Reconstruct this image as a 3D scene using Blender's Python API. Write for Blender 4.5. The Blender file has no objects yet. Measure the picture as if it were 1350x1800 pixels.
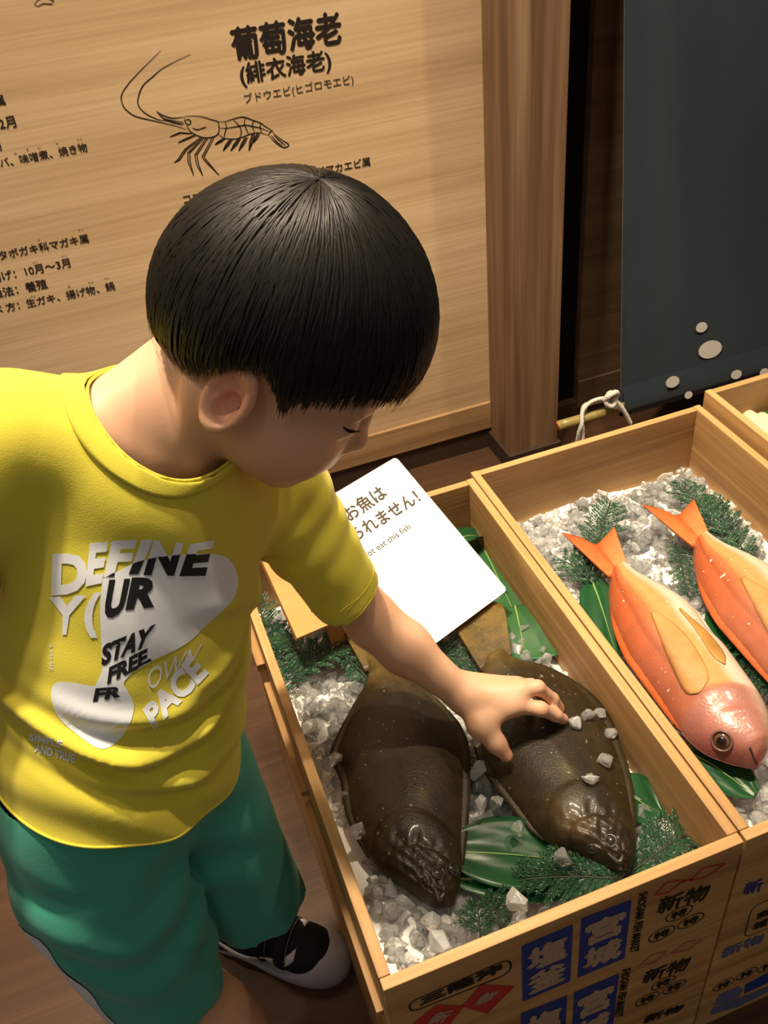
import bpy, bmesh, math, random
import numpy as np
from mathutils import Vector, Matrix
from mathutils.bvhtree import BVHTree

random.seed(7)
rng = np.random.default_rng(7)
scene = bpy.context.scene
COL = scene.collection

# ------------------------------------------------------------------ camera
W_PX, H_PX, F_PX = 1350.0, 1800.0, 1644.33
YAW, PITCH, ROLL = 0.27227, 0.68440, -0.11681
CAM = np.array([0.0, 0.0, 1.289])

def cam_axes():
    cy, sy, cp, sp = math.cos(YAW), math.sin(YAW), math.cos(PITCH), math.sin(PITCH)
    fwd = np.array([sy * cp, cy * cp, -sp]); right = np.array([cy, -sy, 0.0]); up = np.cross(right, fwd)
    r = right * math.cos(ROLL) + up * math.sin(ROLL)
    u = -right * math.sin(ROLL) + up * math.cos(ROLL)
    return r, u, fwd
RX, UX, FX = cam_axes()
cam_data = bpy.data.cameras.new('camera')
cam_data.sensor_fit = 'VERTICAL'; cam_data.sensor_height = 36.0; cam_data.lens = 36.0 * F_PX / H_PX
cam_data.clip_start = 0.02; cam_data.clip_end = 50
cam = bpy.data.objects.new('camera', cam_data); COL.objects.link(cam)
cam.matrix_world = Matrix(((RX[0], UX[0], -FX[0], CAM[0]), (RX[1], UX[1], -FX[1], CAM[1]),
                           (RX[2], UX[2], -FX[2], CAM[2]), (0, 0, 0, 1)))
scene.camera = cam

# ------------------------------------------------------------------ world, exposure, lights
vs = scene.view_settings
vs.view_transform = 'Standard'; vs.look = 'None'; vs.gamma = 1.0; vs.use_curve_mapping = False
vs.exposure = 0.0
world = bpy.data.worlds.new('world'); scene.world = world; world.use_nodes = True
bgn = world.node_tree.nodes['Background']
bgn.inputs[0].default_value = (1.0, 0.86, 0.72, 1); bgn.inputs[1].default_value = 0.18

def spot(name, loc, target, power, size_deg, color=(1, .81, .56), radius=.05, blend=.5):
    d = bpy.data.lights.new(name, 'SPOT'); d.energy = power; d.color = color
    d.spot_size = math.radians(size_deg); d.spot_blend = blend; d.shadow_soft_size = radius
    o = bpy.data.objects.new(name, d); COL.objects.link(o); o.location = loc
    o.rotation_euler = (Vector(target) - Vector(loc)).to_track_quat('-Z', 'Y').to_euler()
    return o
spot('ceiling_spot_or_fill', (.16, .78, 2.75), (.22, .74, .4), 105, 60, radius=.04)
spot('ceiling_spot_or_fill', (.72, .98, 2.75), (.52, .88, .4), 108, 50, radius=.04)
spot('ceiling_spot_or_fill', (-.05, .98, 2.9), (.05, 1.64, .85), 300, 80, radius=.05, color=(1, .84, .62))
spot('ceiling_spot_or_fill', (1.55, .75, 2.7), (.70, 1.6, .5), 80, 60, radius=.05)
spot('ceiling_spot_or_fill', (-.75, .95, 2.7), (-.15, .62, .8), 48, 45, radius=.06)
spot('ceiling_spot_or_fill', (-.5, -.6, 2.7), (.0, .65, .5), 13, 70, color=(1, .92, .84), radius=.25)  # soft front fill, added to lift the shade; not one of the ceiling spotlights

# ------------------------------------------------------------------ pixel helpers (a pixel gives a direction only)
def ray(x, y):
    return RX * ((x - 675) / F_PX) - UX * ((y - 900) / F_PX) + FX
def pz(x, y, z): d = ray(x, y); return CAM + d * (z - CAM[2]) / d[2]
def py_(x, y, Y): d = ray(x, y); return CAM + d * (Y / d[1])
def px_(x, y, X): d = ray(x, y); return CAM + d * (X / d[0])
def pd(x, y, D): d = ray(x, y); return CAM + d / np.linalg.norm(d) * D
def V(*a): return np.array(a, float)
def nrm(v): v = np.asarray(v, float); return v / math.sqrt(v @ v)
def cross3(a, b): return np.array([a[1] * b[2] - a[2] * b[1], a[2] * b[0] - a[0] * b[2], a[0] * b[1] - a[1] * b[0]])

# ------------------------------------------------------------------ materials
MATS = {}
class NT:
    def __init__(self, name):
        self.m = bpy.data.materials.new(name); self.m.use_nodes = True
        self.t = self.m.node_tree; self.n = self.t.nodes; self.l = self.t.links
        self.b = self.n['Principled BSDF']
    def new(self, kind, **kw):
        n = self.n.new(kind)
        for k, v in kw.items(): setattr(n, k, v)
        return n
    def link(self, a, b): self.l.new(a, b)
    def set(self, **kw):
        for k, v in kw.items():
            k = k.replace('_', ' ')
            i = self.b.inputs[k]
            i.default_value = v if not isinstance(v, tuple) or len(v) == 4 else (*v, 1)
        return self
    def coords(self, scale=(1, 1, 1), kind='Object', rot=(0, 0, 0)):
        tc = self.new('ShaderNodeTexCoord'); mp = self.new('ShaderNodeMapping')
        mp.inputs['Scale'].default_value = scale; mp.inputs['Rotation'].default_value = rot
        self.link(tc.outputs[kind], mp.inputs[0]); return mp.outputs[0]
    def noise(self, vec, scale=5, detail=4, rough=.5, dist=0):
        n = self.new('ShaderNodeTexNoise'); n.inputs['Scale'].default_value = scale
        n.inputs['Detail'].default_value = detail; n.inputs['Roughness'].default_value = rough
        n.inputs['Distortion'].default_value = dist
        if vec is not None: self.link(vec, n.inputs['Vector'])
        return n.outputs['Fac']
    def ramp(self, fac, stops, interp='LINEAR'):
        r = self.new('ShaderNodeValToRGB'); r.color_ramp.interpolation = interp
        els = r.color_ramp.elements
        while len(els) < len(stops): els.new(.5)
        for e, (p, c) in zip(els, stops): e.position = p; e.color = (*c, 1) if len(c) == 3 else c
        self.link(fac, r.inputs[0]); return r.outputs[0]
    def mix(self, a, b, fac, mode='MIX'):
        m = self.new('ShaderNodeMix', data_type='RGBA', blend_type=mode)
        for s, v in ((6, a), (7, b)):
            if isinstance(v, tuple): m.inputs[s].default_value = (*v, 1) if len(v) == 3 else v
            else: self.link(v, m.inputs[s])
        if isinstance(fac, (int, float)): m.inputs[0].default_value = fac
        else: self.link(fac, m.inputs[0])
        return m.outputs[2]
    def bump(self, h, strength=.3, dist=.01):
        b = self.new('ShaderNodeBump'); b.inputs['Strength'].default_value = strength
        b.inputs['Distance'].default_value = dist; self.link(h, b.inputs['Height'])
        self.link(b.outputs[0], self.b.inputs['Normal'])
    def color(self, c): self.link(c, self.b.inputs['Base Color'])

def plain(name, col, rough=.5, spec=.5, **kw):
    t = NT(name); t.set(Base_Color=col, Roughness=rough, Specular_IOR_Level=spec, **kw); MATS[name] = t.m; return t.m

def wood(name, c0, c1, c2, along='X', rough=.55, scale=1.0, fine=1.0):
    """wood with grain running along one object axis"""
    t = NT(name)
    a = {'X': 0, 'Y': 1, 'Z': 2}[along]
    s1 = [38.0 * scale] * 3; s1[a] = 1.6 * scale
    s2 = [260.0 * scale] * 3; s2[a] = 5 * scale
    s3 = [9.0 * scale] * 3; s3[a] = 1.0 * scale
    n1 = t.noise(t.coords(tuple(s1)), 1, 3, .55, .35)
    n2 = t.noise(t.coords(tuple(s2)), 1, 2, .5)
    n3 = t.noise(t.coords(tuple(s3)), 1, 2, .5)
    c = t.ramp(n1, [(.32, c0), (.5, c1), (.66, c2)])
    c = t.mix(c, t.ramp(n2, [(.3, (.72, .68, .62)), (.6, (1, 1, 1))]), .55 * fine, 'MULTIPLY')
    c = t.mix(c, t.ramp(n3, [(.3, (.82, .78, .74)), (.65, (1, 1, 1))]), .7, 'MULTIPLY')
    t.color(c); t.set(Roughness=rough, Specular_IOR_Level=.35)
    t.bump(n2, .12, .002)
    MATS[name] = t.m; return t.m

wood('pine', (.37, .20, .078), (.50, .29, .115), (.58, .355, .155))
wood('plywood', (.52, .36, .20), (.61, .435, .255), (.67, .49, .30), along='X', rough=.6, scale=.55, fine=.8)
wood('post_wood', (.13, .07, .038), (.21, .12, .066), (.30, .19, .11), along='Z', rough=.55, scale=.7)
wood('shaded_wood', (.085, .05, .025), (.115, .07, .036), (.14, .088, .045), along='X', rough=.6, scale=.6)  # darker copy of the plywood; shade behind the banner put into its colour
wood('base_wood', (.24, .13, .06), (.34, .20, .095), (.40, .25, .12), along='X', rough=.55, scale=.8)
wood('floor_wood', (.055, .026, .013), (.070, .034, .017), (.088, .044, .022), along='X', rough=.42, scale=.5)
wood('stand_wood', (.50, .235, .055), (.55, .265, .07), (.58, .29, .08), along='X', rough=.5, scale=.6, fine=.3)
plain('black_gap', (.006, .005, .004), .9, .1)
plain('dark_skirting', (.035, .017, .009), .6)
plain('ink', (.018, .012, .009), .7, .2)
plain('ink_soft', (.05, .03, .02), .7, .2)
plain('stamp_black', (.012, .010, .009), .7, .2)
plain('stamp_blue', (.014, .035, .22), .6, .3)
plain('stamp_blue_faint', (.10, .12, .25), .6, .3)
plain('stamp_red', (.42, .03, .018), .6, .3)
plain('stamp_red_faint', (.46, .17, .10), .6, .3)
plain('stamp_pale', (.42, .30, .20), .6, .3)
plain('sign_white', (.92, .90, .84), .35, .4)
plain('sign_text', (.075, .06, .048), .6, .2)
plain('sign_text_grey', (.05, .048, .047), .6, .2)
plain('print_white', (.70, .74, .80), .6, .2)
plain('print_black', (.012, .012, .014), .5, .3)
plain('lash', (.012, .008, .006), .6, .2)
plain('dot_white', (.90, .86, .80), .8, .2)
plain('shoe_rubber', (.42, .41, .44), .55, .4)
plain('shoe_white', (.70, .70, .72), .5, .4)
plain('shoe_black', (.008, .008, .009), .7, .3)
plain('sock_blue', (.01, .02, .16), .8, .2)
plain('stripe_white', (.66, .70, .72), .75, .2)
plain('fish_pupil', (.006, .006, .008), .08, .8)
plain('steel', (.6, .6, .6), .3, .5, Metallic=1.0)

def fabric(name, col, bump=.25, rough=.85, scale=900, var=.10):
    t = NT(name)
    n = t.noise(t.coords((1, 1, 1)), scale, 2, .6)
    n2 = t.noise(t.coords((1, 1, 1)), 14, 3, .5)
    lo = tuple(c * (1 - var) for c in col)
    t.color(t.mix(lo, col, n2)); t.set(Roughness=rough, Specular_IOR_Level=.2, Sheen_Weight=.15, Sheen_Roughness=.5)
    t.bump(n, bump, .0008); MATS[name] = t.m
fabric('shirt_yellow', (.66, .58, .06))
fabric('shorts_green', (.050, .345, .255))
fabric('noren_navy', (.019, .030, .041), scale=700, var=.25)
fabric('rope_white', (.70, .66, .58), scale=500)
t = NT('bamboo'); t.color(t.ramp(t.noise(t.coords((2, 60, 60)), 1, 2), [(.3, (.27, .205, .065)), (.7, (.36, .29, .11))]))
t.set(Roughness=.35); MATS['bamboo'] = t.m

t = NT('skin')
n = t.noise(t.coords(), 30, 4, .6); n2 = t.noise(t.coords(), 400, 2, .5)
at = t.new('ShaderNodeAttribute', attribute_name='flush')
c = t.mix((.60, .345, .215), (.68, .41, .27), n)
c = t.mix(c, (.66, .24, .165), at.outputs['Fac'])
t.color(c); t.set(Roughness=.48, Specular_IOR_Level=.4, Subsurface_Weight=.18, Subsurface_Scale=.006)
t.b.inputs['Subsurface Radius'].default_value = (1.0, .35, .2)
t.bump(n2, .08, .0006); MATS['skin'] = t.m

t = NT('hair'); n = t.noise(t.coords(), 60, 2, .5)
t.color(t.mix((.004, .0038, .0035), (.011, .009, .0075), n)); t.set(Roughness=.42, Specular_IOR_Level=.22)
MATS['hair'] = t.m

t = NT('ice')
t.set(Base_Color=(.97, .98, .98), Roughness=.05, IOR=1.31, Transmission_Weight=.84, Specular_IOR_Level=.8)
t.bump(t.noise(t.coords(), 90, 3, .6), .35, .004); MATS['ice'] = t.m
t = NT('ice_clear')
t.set(Base_Color=(.97, .98, .99), Roughness=.04, IOR=1.33, Transmission_Weight=.84, Specular_IOR_Level=.9)
t.bump(t.noise(t.coords(), 60, 2, .5), .3, .004); MATS['ice_clear'] = t.m
t = NT('ice_frosted')
t.set(Base_Color=(.90, .92, .93), Roughness=.20, IOR=1.31, Transmission_Weight=.68, Specular_IOR_Level=.6)
t.bump(t.noise(t.coords(), 70, 3, .6), .3, .004); MATS['ice_frosted'] = t.m
plain('ice_base', (.80, .79, .77), .35, .5)

def attr_mat(name, rough, nscale, var, bump, spec=.5, speck=None, coat=0.0, spk_scale=160, scales=0):
    """colour attribute 'tint' varied by noise"""
    t = NT(name)
    at = t.new('ShaderNodeAttribute', attribute_name='tint')
    n = t.noise(t.coords(), nscale, 5, .6); n2 = t.noise(t.coords(), 420, 2, .6)
    c = t.mix(at.outputs['Color'], t.ramp(n, [(.3, (1 - var,) * 3), (.7, (1 + var * .5,) * 3)]), 1.0, 'MULTIPLY')
    if speck:
        n3 = t.noise(t.coords(), spk_scale, 1, .4)
        c = t.mix(c, speck, t.ramp(n3, [(.735, (0, 0, 0)), (.76, (1, 1, 1))]))
    t.color(c); t.set(Roughness=rough, Specular_IOR_Level=spec, Coat_Weight=coat, Coat_Roughness=.12)
    if scales:
        vo = t.new('ShaderNodeTexVoronoi'); vo.inputs['Scale'].default_value = scales; t.link(t.coords(), vo.inputs['Vector']); n2 = vo.outputs['Distance']
    t.bump(n2, bump, .0012); MATS[name] = t.m
attr_mat('flounder_skin', .42, 60, .45, .42, .32, speck=(.20, .17, .12), coat=.10, spk_scale=200)
attr_mat('bream_skin', .34, 35, .14, .20, .55, speck=(.50, .50, .46), coat=.30, spk_scale=110, scales=300)
attr_mat('fin_skin', .42, 30, .22, .2, .45)
t = NT('leaf_green'); n = t.noise(t.coords((3, 70, 70)), 1, 2, .5)
t.color(t.mix((.008, .050, .018), (.014, .085, .026), n)); t.set(Roughness=.33, Specular_IOR_Level=.5); t.bump(n, .2, .001); MATS['leaf_green'] = t.m
t = NT('leaf_mid'); n = t.noise(t.coords((3, 70, 70)), 1, 2, .5)
t.color(t.mix((.022, .090, .028), (.036, .13, .040), n)); t.set(Roughness=.42, Specular_IOR_Level=.4); MATS['leaf_mid'] = t.m
plain('leaf_rib', (.22, .36, .10), .4)
t = NT('cedar'); n = t.noise(t.coords(), 40, 2, .5)
t.color(t.ramp(n, [(.3, (.008, .040, .020)), (.6, (.016, .075, .030)), (.8, (.04, .13, .042))])); t.set(Roughness=.4, Specular_IOR_Level=.5); MATS['cedar'] = t.m
plain('cedar_stem', (.02, .035, .018), .6)
t = NT('squid_flesh'); n = t.noise(t.coords(), 60, 3)
t.color(t.mix((.62, .56, .34), (.72, .68, .48), n)); t.set(Roughness=.3, Subsurface_Weight=.1, Subsurface_Scale=.01); MATS['squid_flesh'] = t.m
t = NT('bream_iris'); t.set(Base_Color=(.13, .065, .035), Roughness=.15, Coat_Weight=.5); MATS['bream_iris'] = t.m
plain('eye_ring', (.16, .085, .07), .3, .5)
plain('bream_lip', (.42, .20, .15), .35, .5)
plain('flounder_eye', (.02, .018, .016), .1, .8)
plain('flounder_eye_ring', (.034, .028, .022), .3, .5)

# ------------------------------------------------------------------ object helpers
def tag(o, label=None, cat=None, group=None, kind=None):
    if label: o['label'] = label
    if cat: o['category'] = cat
    if group: o['group'] = group
    if kind: o['kind'] = kind
    return o
def link(o, parent=None):
    COL.objects.link(o)
    if parent is not None: o.parent = parent
    return o
def empty(name, loc=(0, 0, 0)):
    o = bpy.data.objects.new(name, None); o.empty_display_size = .05; o.location = tuple(loc); COL.objects.link(o); return o
def abs_parent(o, parent):
    """parent while keeping world place (parents here only carry a location)"""
    o.parent = parent
    p = parent
    off = Vector((0, 0, 0))
    while p is not None: off += p.location; p = p.parent
    o.location = Vector(o.location) - off
    return o
def mesh_obj(name, verts, faces, mat, parent=None, smooth=True):
    me = bpy.data.meshes.new(name)
    me.from_pydata([tuple(map(float, v)) for v in verts], [], [tuple(map(int, f)) for f in faces])
    me.update()
    if smooth: me.polygons.foreach_set('use_smooth', [True] * len(me.polygons))
    if mat: me.materials.append(MATS[mat] if isinstance(mat, str) else mat)
    o = bpy.data.objects.new(name, me); COL.objects.link(o)
    if parent is not None: abs_parent(o, parent)
    return o
def bm_obj(name, bm, mat, parent=None, smooth=False, loc=None):
    me = bpy.data.meshes.new(name); bm.to_mesh(me); bm.free()
    if smooth: me.polygons.foreach_set('use_smooth', [True] * len(me.polygons))
    if mat: me.materials.append(MATS[mat])
    o = bpy.data.objects.new(name, me); COL.objects.link(o)
    if loc is not None: o.location = tuple(loc)
    if parent is not None: abs_parent(o, parent)
    return o
def box_obj(name, lo, hi, mat, parent=None, bevel=.001, rotz=0.0):
    """a board: mesh centred on itself; with rotz=90 its local X runs along world Y"""
    lo = np.array(lo, float); hi = np.array(hi, float); c = (lo + hi) / 2; s = hi - lo
    if rotz: s = np.array([s[1], s[0], s[2]])
    bm = bmesh.new(); bmesh.ops.create_cube(bm, size=1)
    bmesh.ops.scale(bm, vec=tuple(s), verts=bm.verts)
    if bevel: bmesh.ops.bevel(bm, geom=bm.edges[:], offset=bevel, segments=2, affect='EDGES', profile=.6)
    o = bm_obj(name, bm, mat, None, False, c)
    if rotz: o.rotation_euler.z = math.radians(90)
    if parent is not None: abs_parent(o, parent)
    return o
def set_attr(o, name, vals, color=False):
    me = o.data
    if color:
        a = me.attributes.new(name, 'FLOAT_COLOR', 'POINT')
        a.data.foreach_set('color', np.concatenate([vals, np.ones((len(vals), 1))], 1).astype(np.float32).ravel())
    else:
        a = me.attributes.new(name, 'FLOAT', 'POINT'); a.data.foreach_set('value', np.asarray(vals, np.float32))
def tube(pts, rad, n=8, closed=False, caps=True):
    """verts, faces of a tube through points, rad scalar or list"""
    P = np.array(pts, float); m = len(P)
    R_ = np.full(m, rad) if np.isscalar(rad) else np.array(rad, float)
    T = np.gradient(P, axis=0) if not closed else (np.roll(P, -1, 0) - np.roll(P, 1, 0))
    T /= np.linalg.norm(T, axis=1)[:, None] + 1e-12
    ref = np.array([0, 0, 1.0]) if abs(T[0][2]) < .9 else np.array([1.0, 0, 0])
    a = nrm(cross3(T[0], ref)); vs_ = []
    for i in range(m):
        a = a - T[i] * (a @ T[i]); a /= np.linalg.norm(a) + 1e-12; b = cross3(T[i], a)
        for k in range(n):
            th = 2 * math.pi * k / n
            vs_.append(P[i] + R_[i] * (math.cos(th) * a + math.sin(th) * b))
    fs = []
    for i in range(m if closed else m - 1):
        j = (i + 1) % m
        for k in range(n):
            k2 = (k + 1) % n
            fs.append((i * n + k, i * n + k2, j * n + k2, j * n + k))
    if caps and not closed:
        fs.append(tuple(range(n - 1, -1, -1))); fs.append(tuple((m - 1) * n + k for k in range(n)))
    return vs_, fs
def tube_obj(name, pts, rad, mat, parent=None, n=8, closed=False):
    v, f = tube(pts, rad, n, closed); return mesh_obj(name, v, f, mat, parent)
def catmull(P, n):
    P = np.array(P, float); m = len(P)
    Q = np.vstack([2 * P[0] - P[1], P, 2 * P[-1] - P[-2]])
    u = np.linspace(0, m - 1 - 1e-9, n); i = u.astype(int); t = (u - i)[:, None]
    a, b, c, d = Q[i], Q[i + 1], Q[i + 2], Q[i + 3]
    return .5 * (2 * b + (c - a) * t + (2 * a - 5 * b + 4 * c - d) * t ** 2 + (3 * b - a - 3 * c + d) * t ** 3)

# ------------------------------------------------------------------ flat lettering
_gcache, _gcopy = {}, {}
def glyphs(s, bold=0.0):
    """triangulated text, normalised to its own box; returns verts (0..1), tris, aspect"""
    key = (s, bold)
    if key in _gcache: return _gcache[key]
    wide = any(ord(ch) > 255 for ch in s)          # thick brush strokes for wide characters: shifted copies, no outline growth
    cu = bpy.data.curves.new('lettering', 'FONT'); cu.body = s; cu.offset = 0.0 if wide else bold; cu.resolution_u = 3
    o = bpy.data.objects.new('lettering', cu); COL.objects.link(o)
    dg = bpy.context.evaluated_depsgraph_get(); dg.update()
    me = bpy.data.meshes.new_from_object(o.evaluated_get(dg))
    bm = bmesh.new(); bm.from_mesh(me); bmesh.ops.triangulate(bm, faces=bm.faces[:])
    v = np.array([x.co[:2] for x in bm.verts]); bm.verts.index_update()
    f = [[x.index for x in q.verts] for q in bm.faces]
    bm.free(); bpy.data.meshes.remove(me); bpy.data.objects.remove(o); bpy.data.curves.remove(cu)
    if wide and bold > 0:
        n0 = len(v); sh_ = [(0, 0), (bold, 0), (-bold, 0), (0, bold), (0, -bold)]
        v = np.vstack([v + np.array(o_) for o_ in sh_]); f = [[i + k * n0 for i in q_] for k in range(5) for q_ in f]; _gcopy[key] = np.repeat(np.arange(5), n0)
    lo, hi = v.min(0), v.max(0); sz = np.maximum(hi - lo, 1e-6)
    _gcache[key] = ((v - lo) / sz, f, sz[0] / sz[1]); return _gcache[key]
def orient(verts, faces, n):
    out = []
    for f in faces:
        a, b, c = (np.asarray(verts[i]) for i in f[:3])
        out.append(tuple(f) if cross3(b - a, c - a) @ n >= 0 else tuple(reversed(f)))
    return out
def text_quad(s, quad, mat, parent, normal, bold=0.0, lift=.0006, name='lettering'):
    """quad: 3D corners BL, BR, TR, TL"""
    v, f, _ = glyphs(s, bold); q = [np.asarray(x, float) for x in quad]; n = nrm(normal)
    cidx = _gcopy.get((s, bold), np.zeros(len(v)))         # each brush copy lies a hair above the last
    P = [(1 - b) * ((1 - a) * q[0] + a * q[1]) + b * ((1 - a) * q[3] + a * q[2]) + n * (lift + .00007 * ci) for (a, b), ci in zip(v, cidx)]
    return mesh_obj(name, P, orient(P, f, n), mat, parent, False)
def poly_obj(name, pts, mat, parent, normal, lift=.0005):
    n = nrm(normal); P = [np.asarray(p, float) + n * lift for p in pts]
    return mesh_obj(name, P, orient(P, [tuple(range(len(P)))], n), mat, parent, False)
def ribbon(name, lines, width, mat, parent, normal, lift=.0006, closed=False):
    """flat strokes on a plane; lines: list of 3D polylines"""
    n = nrm(normal); vs_, fs = [], []
    for L in lines:
        P = np.array(L, float); m = len(P)
        T = (np.roll(P, -1, 0) - np.roll(P, 1, 0)) if closed else np.gradient(P, axis=0)
        for i in range(m):
            s = nrm(cross3(n, T[i])); w = width if closed else width * (.35 + .65 * math.sin(math.pi * min(1, max(0, (i + .6) / (m + .2)))))
            vs_ += [P[i] + s * w / 2 + n * lift, P[i] - s * w / 2 + n * lift]
        b = len(vs_) - 2 * m
        for i in range(m if closed else m - 1):
            j = (i + 1) % m
            fs.append((b + 2 * i, b + 2 * i + 1, b + 2 * j + 1, b + 2 * j))
    return mesh_obj(name, vs_, orient(vs_, fs, n), mat, parent, False)
# ================================================================== THE SETTING
YW = 1.64                                   # face of the wall panel
NW = V(0, -1, 0)
floor = box_obj('floor', (-2.2, -1.6, -.03), (2.6, 1.75, 0), 'floor_wood', None, 0); tag(floor, 'dark brown wooden floor', 'floor', kind='structure')
wall = box_obj('wall_back', (-2.2, YW, .125), (.735, YW + .04, 2.9), 'plywood', None, 0)
tag(wall, 'tan plywood wall panel printed with seafood descriptions and a shrimp drawing', 'wall', kind='structure')
tr = box_obj('trim_1', (-2.2, YW - .006, .055), (.735, YW + .04, .125), 'base_wood', None, .002); tag(tr, 'brown wooden rail along the foot of the printed panel', 'trim', kind='structure')
sk = box_obj('baseboard_back', (-2.2, YW - .001, 0), (2.6, YW + .04, .055), 'dark_skirting', None, 0); tag(sk, 'dark baseboard under the wall panels', 'baseboard', kind='structure')
PY = 1.534
post = box_obj('wall_post', (.735, PY, .0), (.850, YW + .04, 2.9), 'post_wood', None, .003); tag(post, 'weathered brown wooden post beside the navy banner', 'post', kind='structure')
pf = box_obj('trim_2', (.728, PY - .008, 0), (.857, YW + .02, .045), 'dark_skirting', None, .002); tag(pf, 'dark foot block around the wooden post', 'trim', kind='structure')
gap = box_obj('trim_3', (.850, YW + .02, .0), (.958, YW + .04, 2.9), 'black_gap', None, 0); tag(gap, 'black gap between post and shaded panel', 'trim', kind='structure')
wr = box_obj('wall_right', (.958, YW, .113), (2.6, YW + .04, 2.9), 'shaded_wood', None, 0); tag(wr, 'wall panel behind the navy banner, shade painted into its dark brown', 'wall', kind='structure')
tr4 = box_obj('trim_4', (.958, YW - .006, .04), (2.6, YW + .04, .112), 'shaded_wood', None, .002); tag(tr4, 'dark rail along the foot of the shaded panel', 'trim', kind='structure')

# lettering on the panel: left and right end of each baseline, in photo pixels
def wall_line(s, p0, p1, mat='ink', bold=.012, squash=1.0):
    a, b = py_(*p0, YW), py_(*p1, YW)
    _, _, asp = glyphs(s, bold); d = b - a; L = np.linalg.norm(d); up = nrm(np.cross(NW, d)) * -1
    if up[2] < 0: up = -up
    h = L / asp * squash
    return text_quad(s, [a, b, b + up * h, a + up * h], mat, wall, NW, bold)
wall_line('葡萄海老', (411, 110), (603, 77), bold=.035, squash=1.1)
wall_line('(緋衣海老)', (425, 156), (584, 128), bold=.028)
wall_line('ブドウエビ(ヒゴロモエビ)', (431, 185), (622, 150), 'ink_soft', .005)
wall_line('コエビ下目タラバエビ科モロトゲアカエビ属', (324, 359), (651, 291), bold=.014)
for s, a, b in [('キ科属', (-44, 196), (11, 184)), ('11月～2月', (-62, 240), (30, 223)), ('法：刺網期', (-84, 278), (4, 264)),
                ('バ、味噌煮、焼き物', (2, 295), (155, 266)), ('イタボガキ科マガキ属', (-18, 461), (157, 426)),
                ('水揚げ：10月～3月', (-34, 502), (125, 469)), ('漁法：養殖', (-12, 526), (85, 506)), ('べ 方：生ガキ、揚げ物、鍋', (-10, 553), (203, 509))]:
    wall_line(s, a, b, bold=.014)
for s, (x, y) in [('がつ', (19, 206)), ('み', (28, 272)), ('そ', (49, 266)), ('に', (70, 262)), ('や', (101, 255)), ('もの', (140, 247)), ('か', (69, 424)),
                  ('ぞく', (142, 407)), ('がつ', (62, 463)), ('がつ', (113, 452)), ('ようしょく', (64, 496)), ('あ', (122, 506)), ('もの', (160, 498)), ('なべ', (188, 491)), ('なま', (58, 523))]:
    w = 4 * len(s) + 1
    wall_line(s, (x - w / 2, y + .5), (x + w / 2, y - .5), 'ink_soft', .0)

def cp(pts, ox=200, oy=0, k=.3556): return [(ox + x * k, oy + y * k) for x, y in pts]
def wl(pts, n=None):
    P = [py_(*p, YW) for p in cp(pts)]
    return catmull(P, n or len(P) * 5)
shr = [[(232, 250), (150, 330), (75, 410), (38, 470), (45, 520), (70, 550), (110, 575), (200, 597), (300, 620), (360, 640)],
       [(378, 268), (290, 310), (230, 345), (190, 380), (150, 415), (130, 450), (118, 500), (130, 535), (165, 565), (220, 590), (280, 600), (340, 620)],
       [(212, 550), (245, 570), (290, 583), (350, 578)], [(212, 552), (240, 580), (270, 592), (345, 602)], [(250, 590), (300, 606), (350, 612)],
       [(350, 578), (370, 573), (430, 575), (480, 590), (512, 600), (520, 630), (515, 660), (490, 676), (450, 680), (410, 668), (380, 650), (365, 630), (360, 610), (350, 600), (352, 582)],
       [(352, 602), (358, 592), (370, 590), (380, 600), (376, 612), (364, 614), (354, 606)],
       [(512, 600), (550, 600), (590, 587), (630, 578), (650, 580), (690, 595), (725, 607), (750, 625), (775, 640), (790, 655)],
       [(515, 660), (545, 682), (600, 686), (640, 675), (680, 660), (720, 655), (765, 668)],
       [(550, 600), (556, 630), (548, 660), (545, 682)], [(590, 590), (622, 625), (630, 655), (618, 684)], [(650, 580), (645, 610), (658, 645), (668, 662)],
       [(690, 597), (685, 620), (695, 654)], [(727, 608), (722, 630), (732, 655)], [(785, 642), (770, 655), (765, 668)],
       [(522, 632), (556, 633), (610, 624), (650, 618), (690, 625), (725, 632), (770, 650)],
       [(785, 655), (830, 690), (865, 715), (840, 728), (800, 705), (765, 668)], [(790, 665), (820, 695), (850, 720)], [(778, 668), (805, 700), (835, 722)],
       [(388, 632), (410, 640), (430, 636)], [(420, 640), (440, 632), (458, 628)]]
legs = [[(430, 680), (355, 738), (320, 790), (298, 803)], [(440, 682), (370, 755), (372, 800), (395, 868)], [(460, 682), (405, 765), (415, 815), (440, 868)],
        [(490, 680), (440, 775), (465, 805), (520, 865)], [(400, 668), (350, 690), (318, 705)], [(380, 660), (330, 655), (278, 675)]]
lines = [wl(p) for p in shr]
for p in legs:
    for dx in (-5, 5): lines.append(np.array([py_(*q, YW) for q in cp([(x + dx * (1 if i < len(p) - 1 else 0), y) for i, (x, y) in enumerate(p)])]))
for p in [[(545, 685), (500, 715)], [(580, 688), (540, 745)], [(620, 686), (578, 745)], [(655, 678), (618, 745)], [(690, 660), (668, 745)], [(715, 658), (690, 705)]]:
    for dx in (-6, 0, 6): lines.append(np.array([py_(*q, YW) for q in cp([(p[0][0] + dx, p[0][1]), ((p[0][0] + p[1][0]) / 2 + dx * 1.3, (p[0][1] + p[1][1]) / 2), p[1]])]))
ribbon('shrimp_drawing', lines, .0019, 'ink', wall, NW)
ribbon('drawing_fragment', [np.array([py_(x, y, YW) for x, y in [(60, 8), (66, 0), (78, -6), (95, 2), (90, 7), (76, 6), (66, 11), (60, 8)]])], .0016, 'ink_soft', wall, NW)

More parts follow.
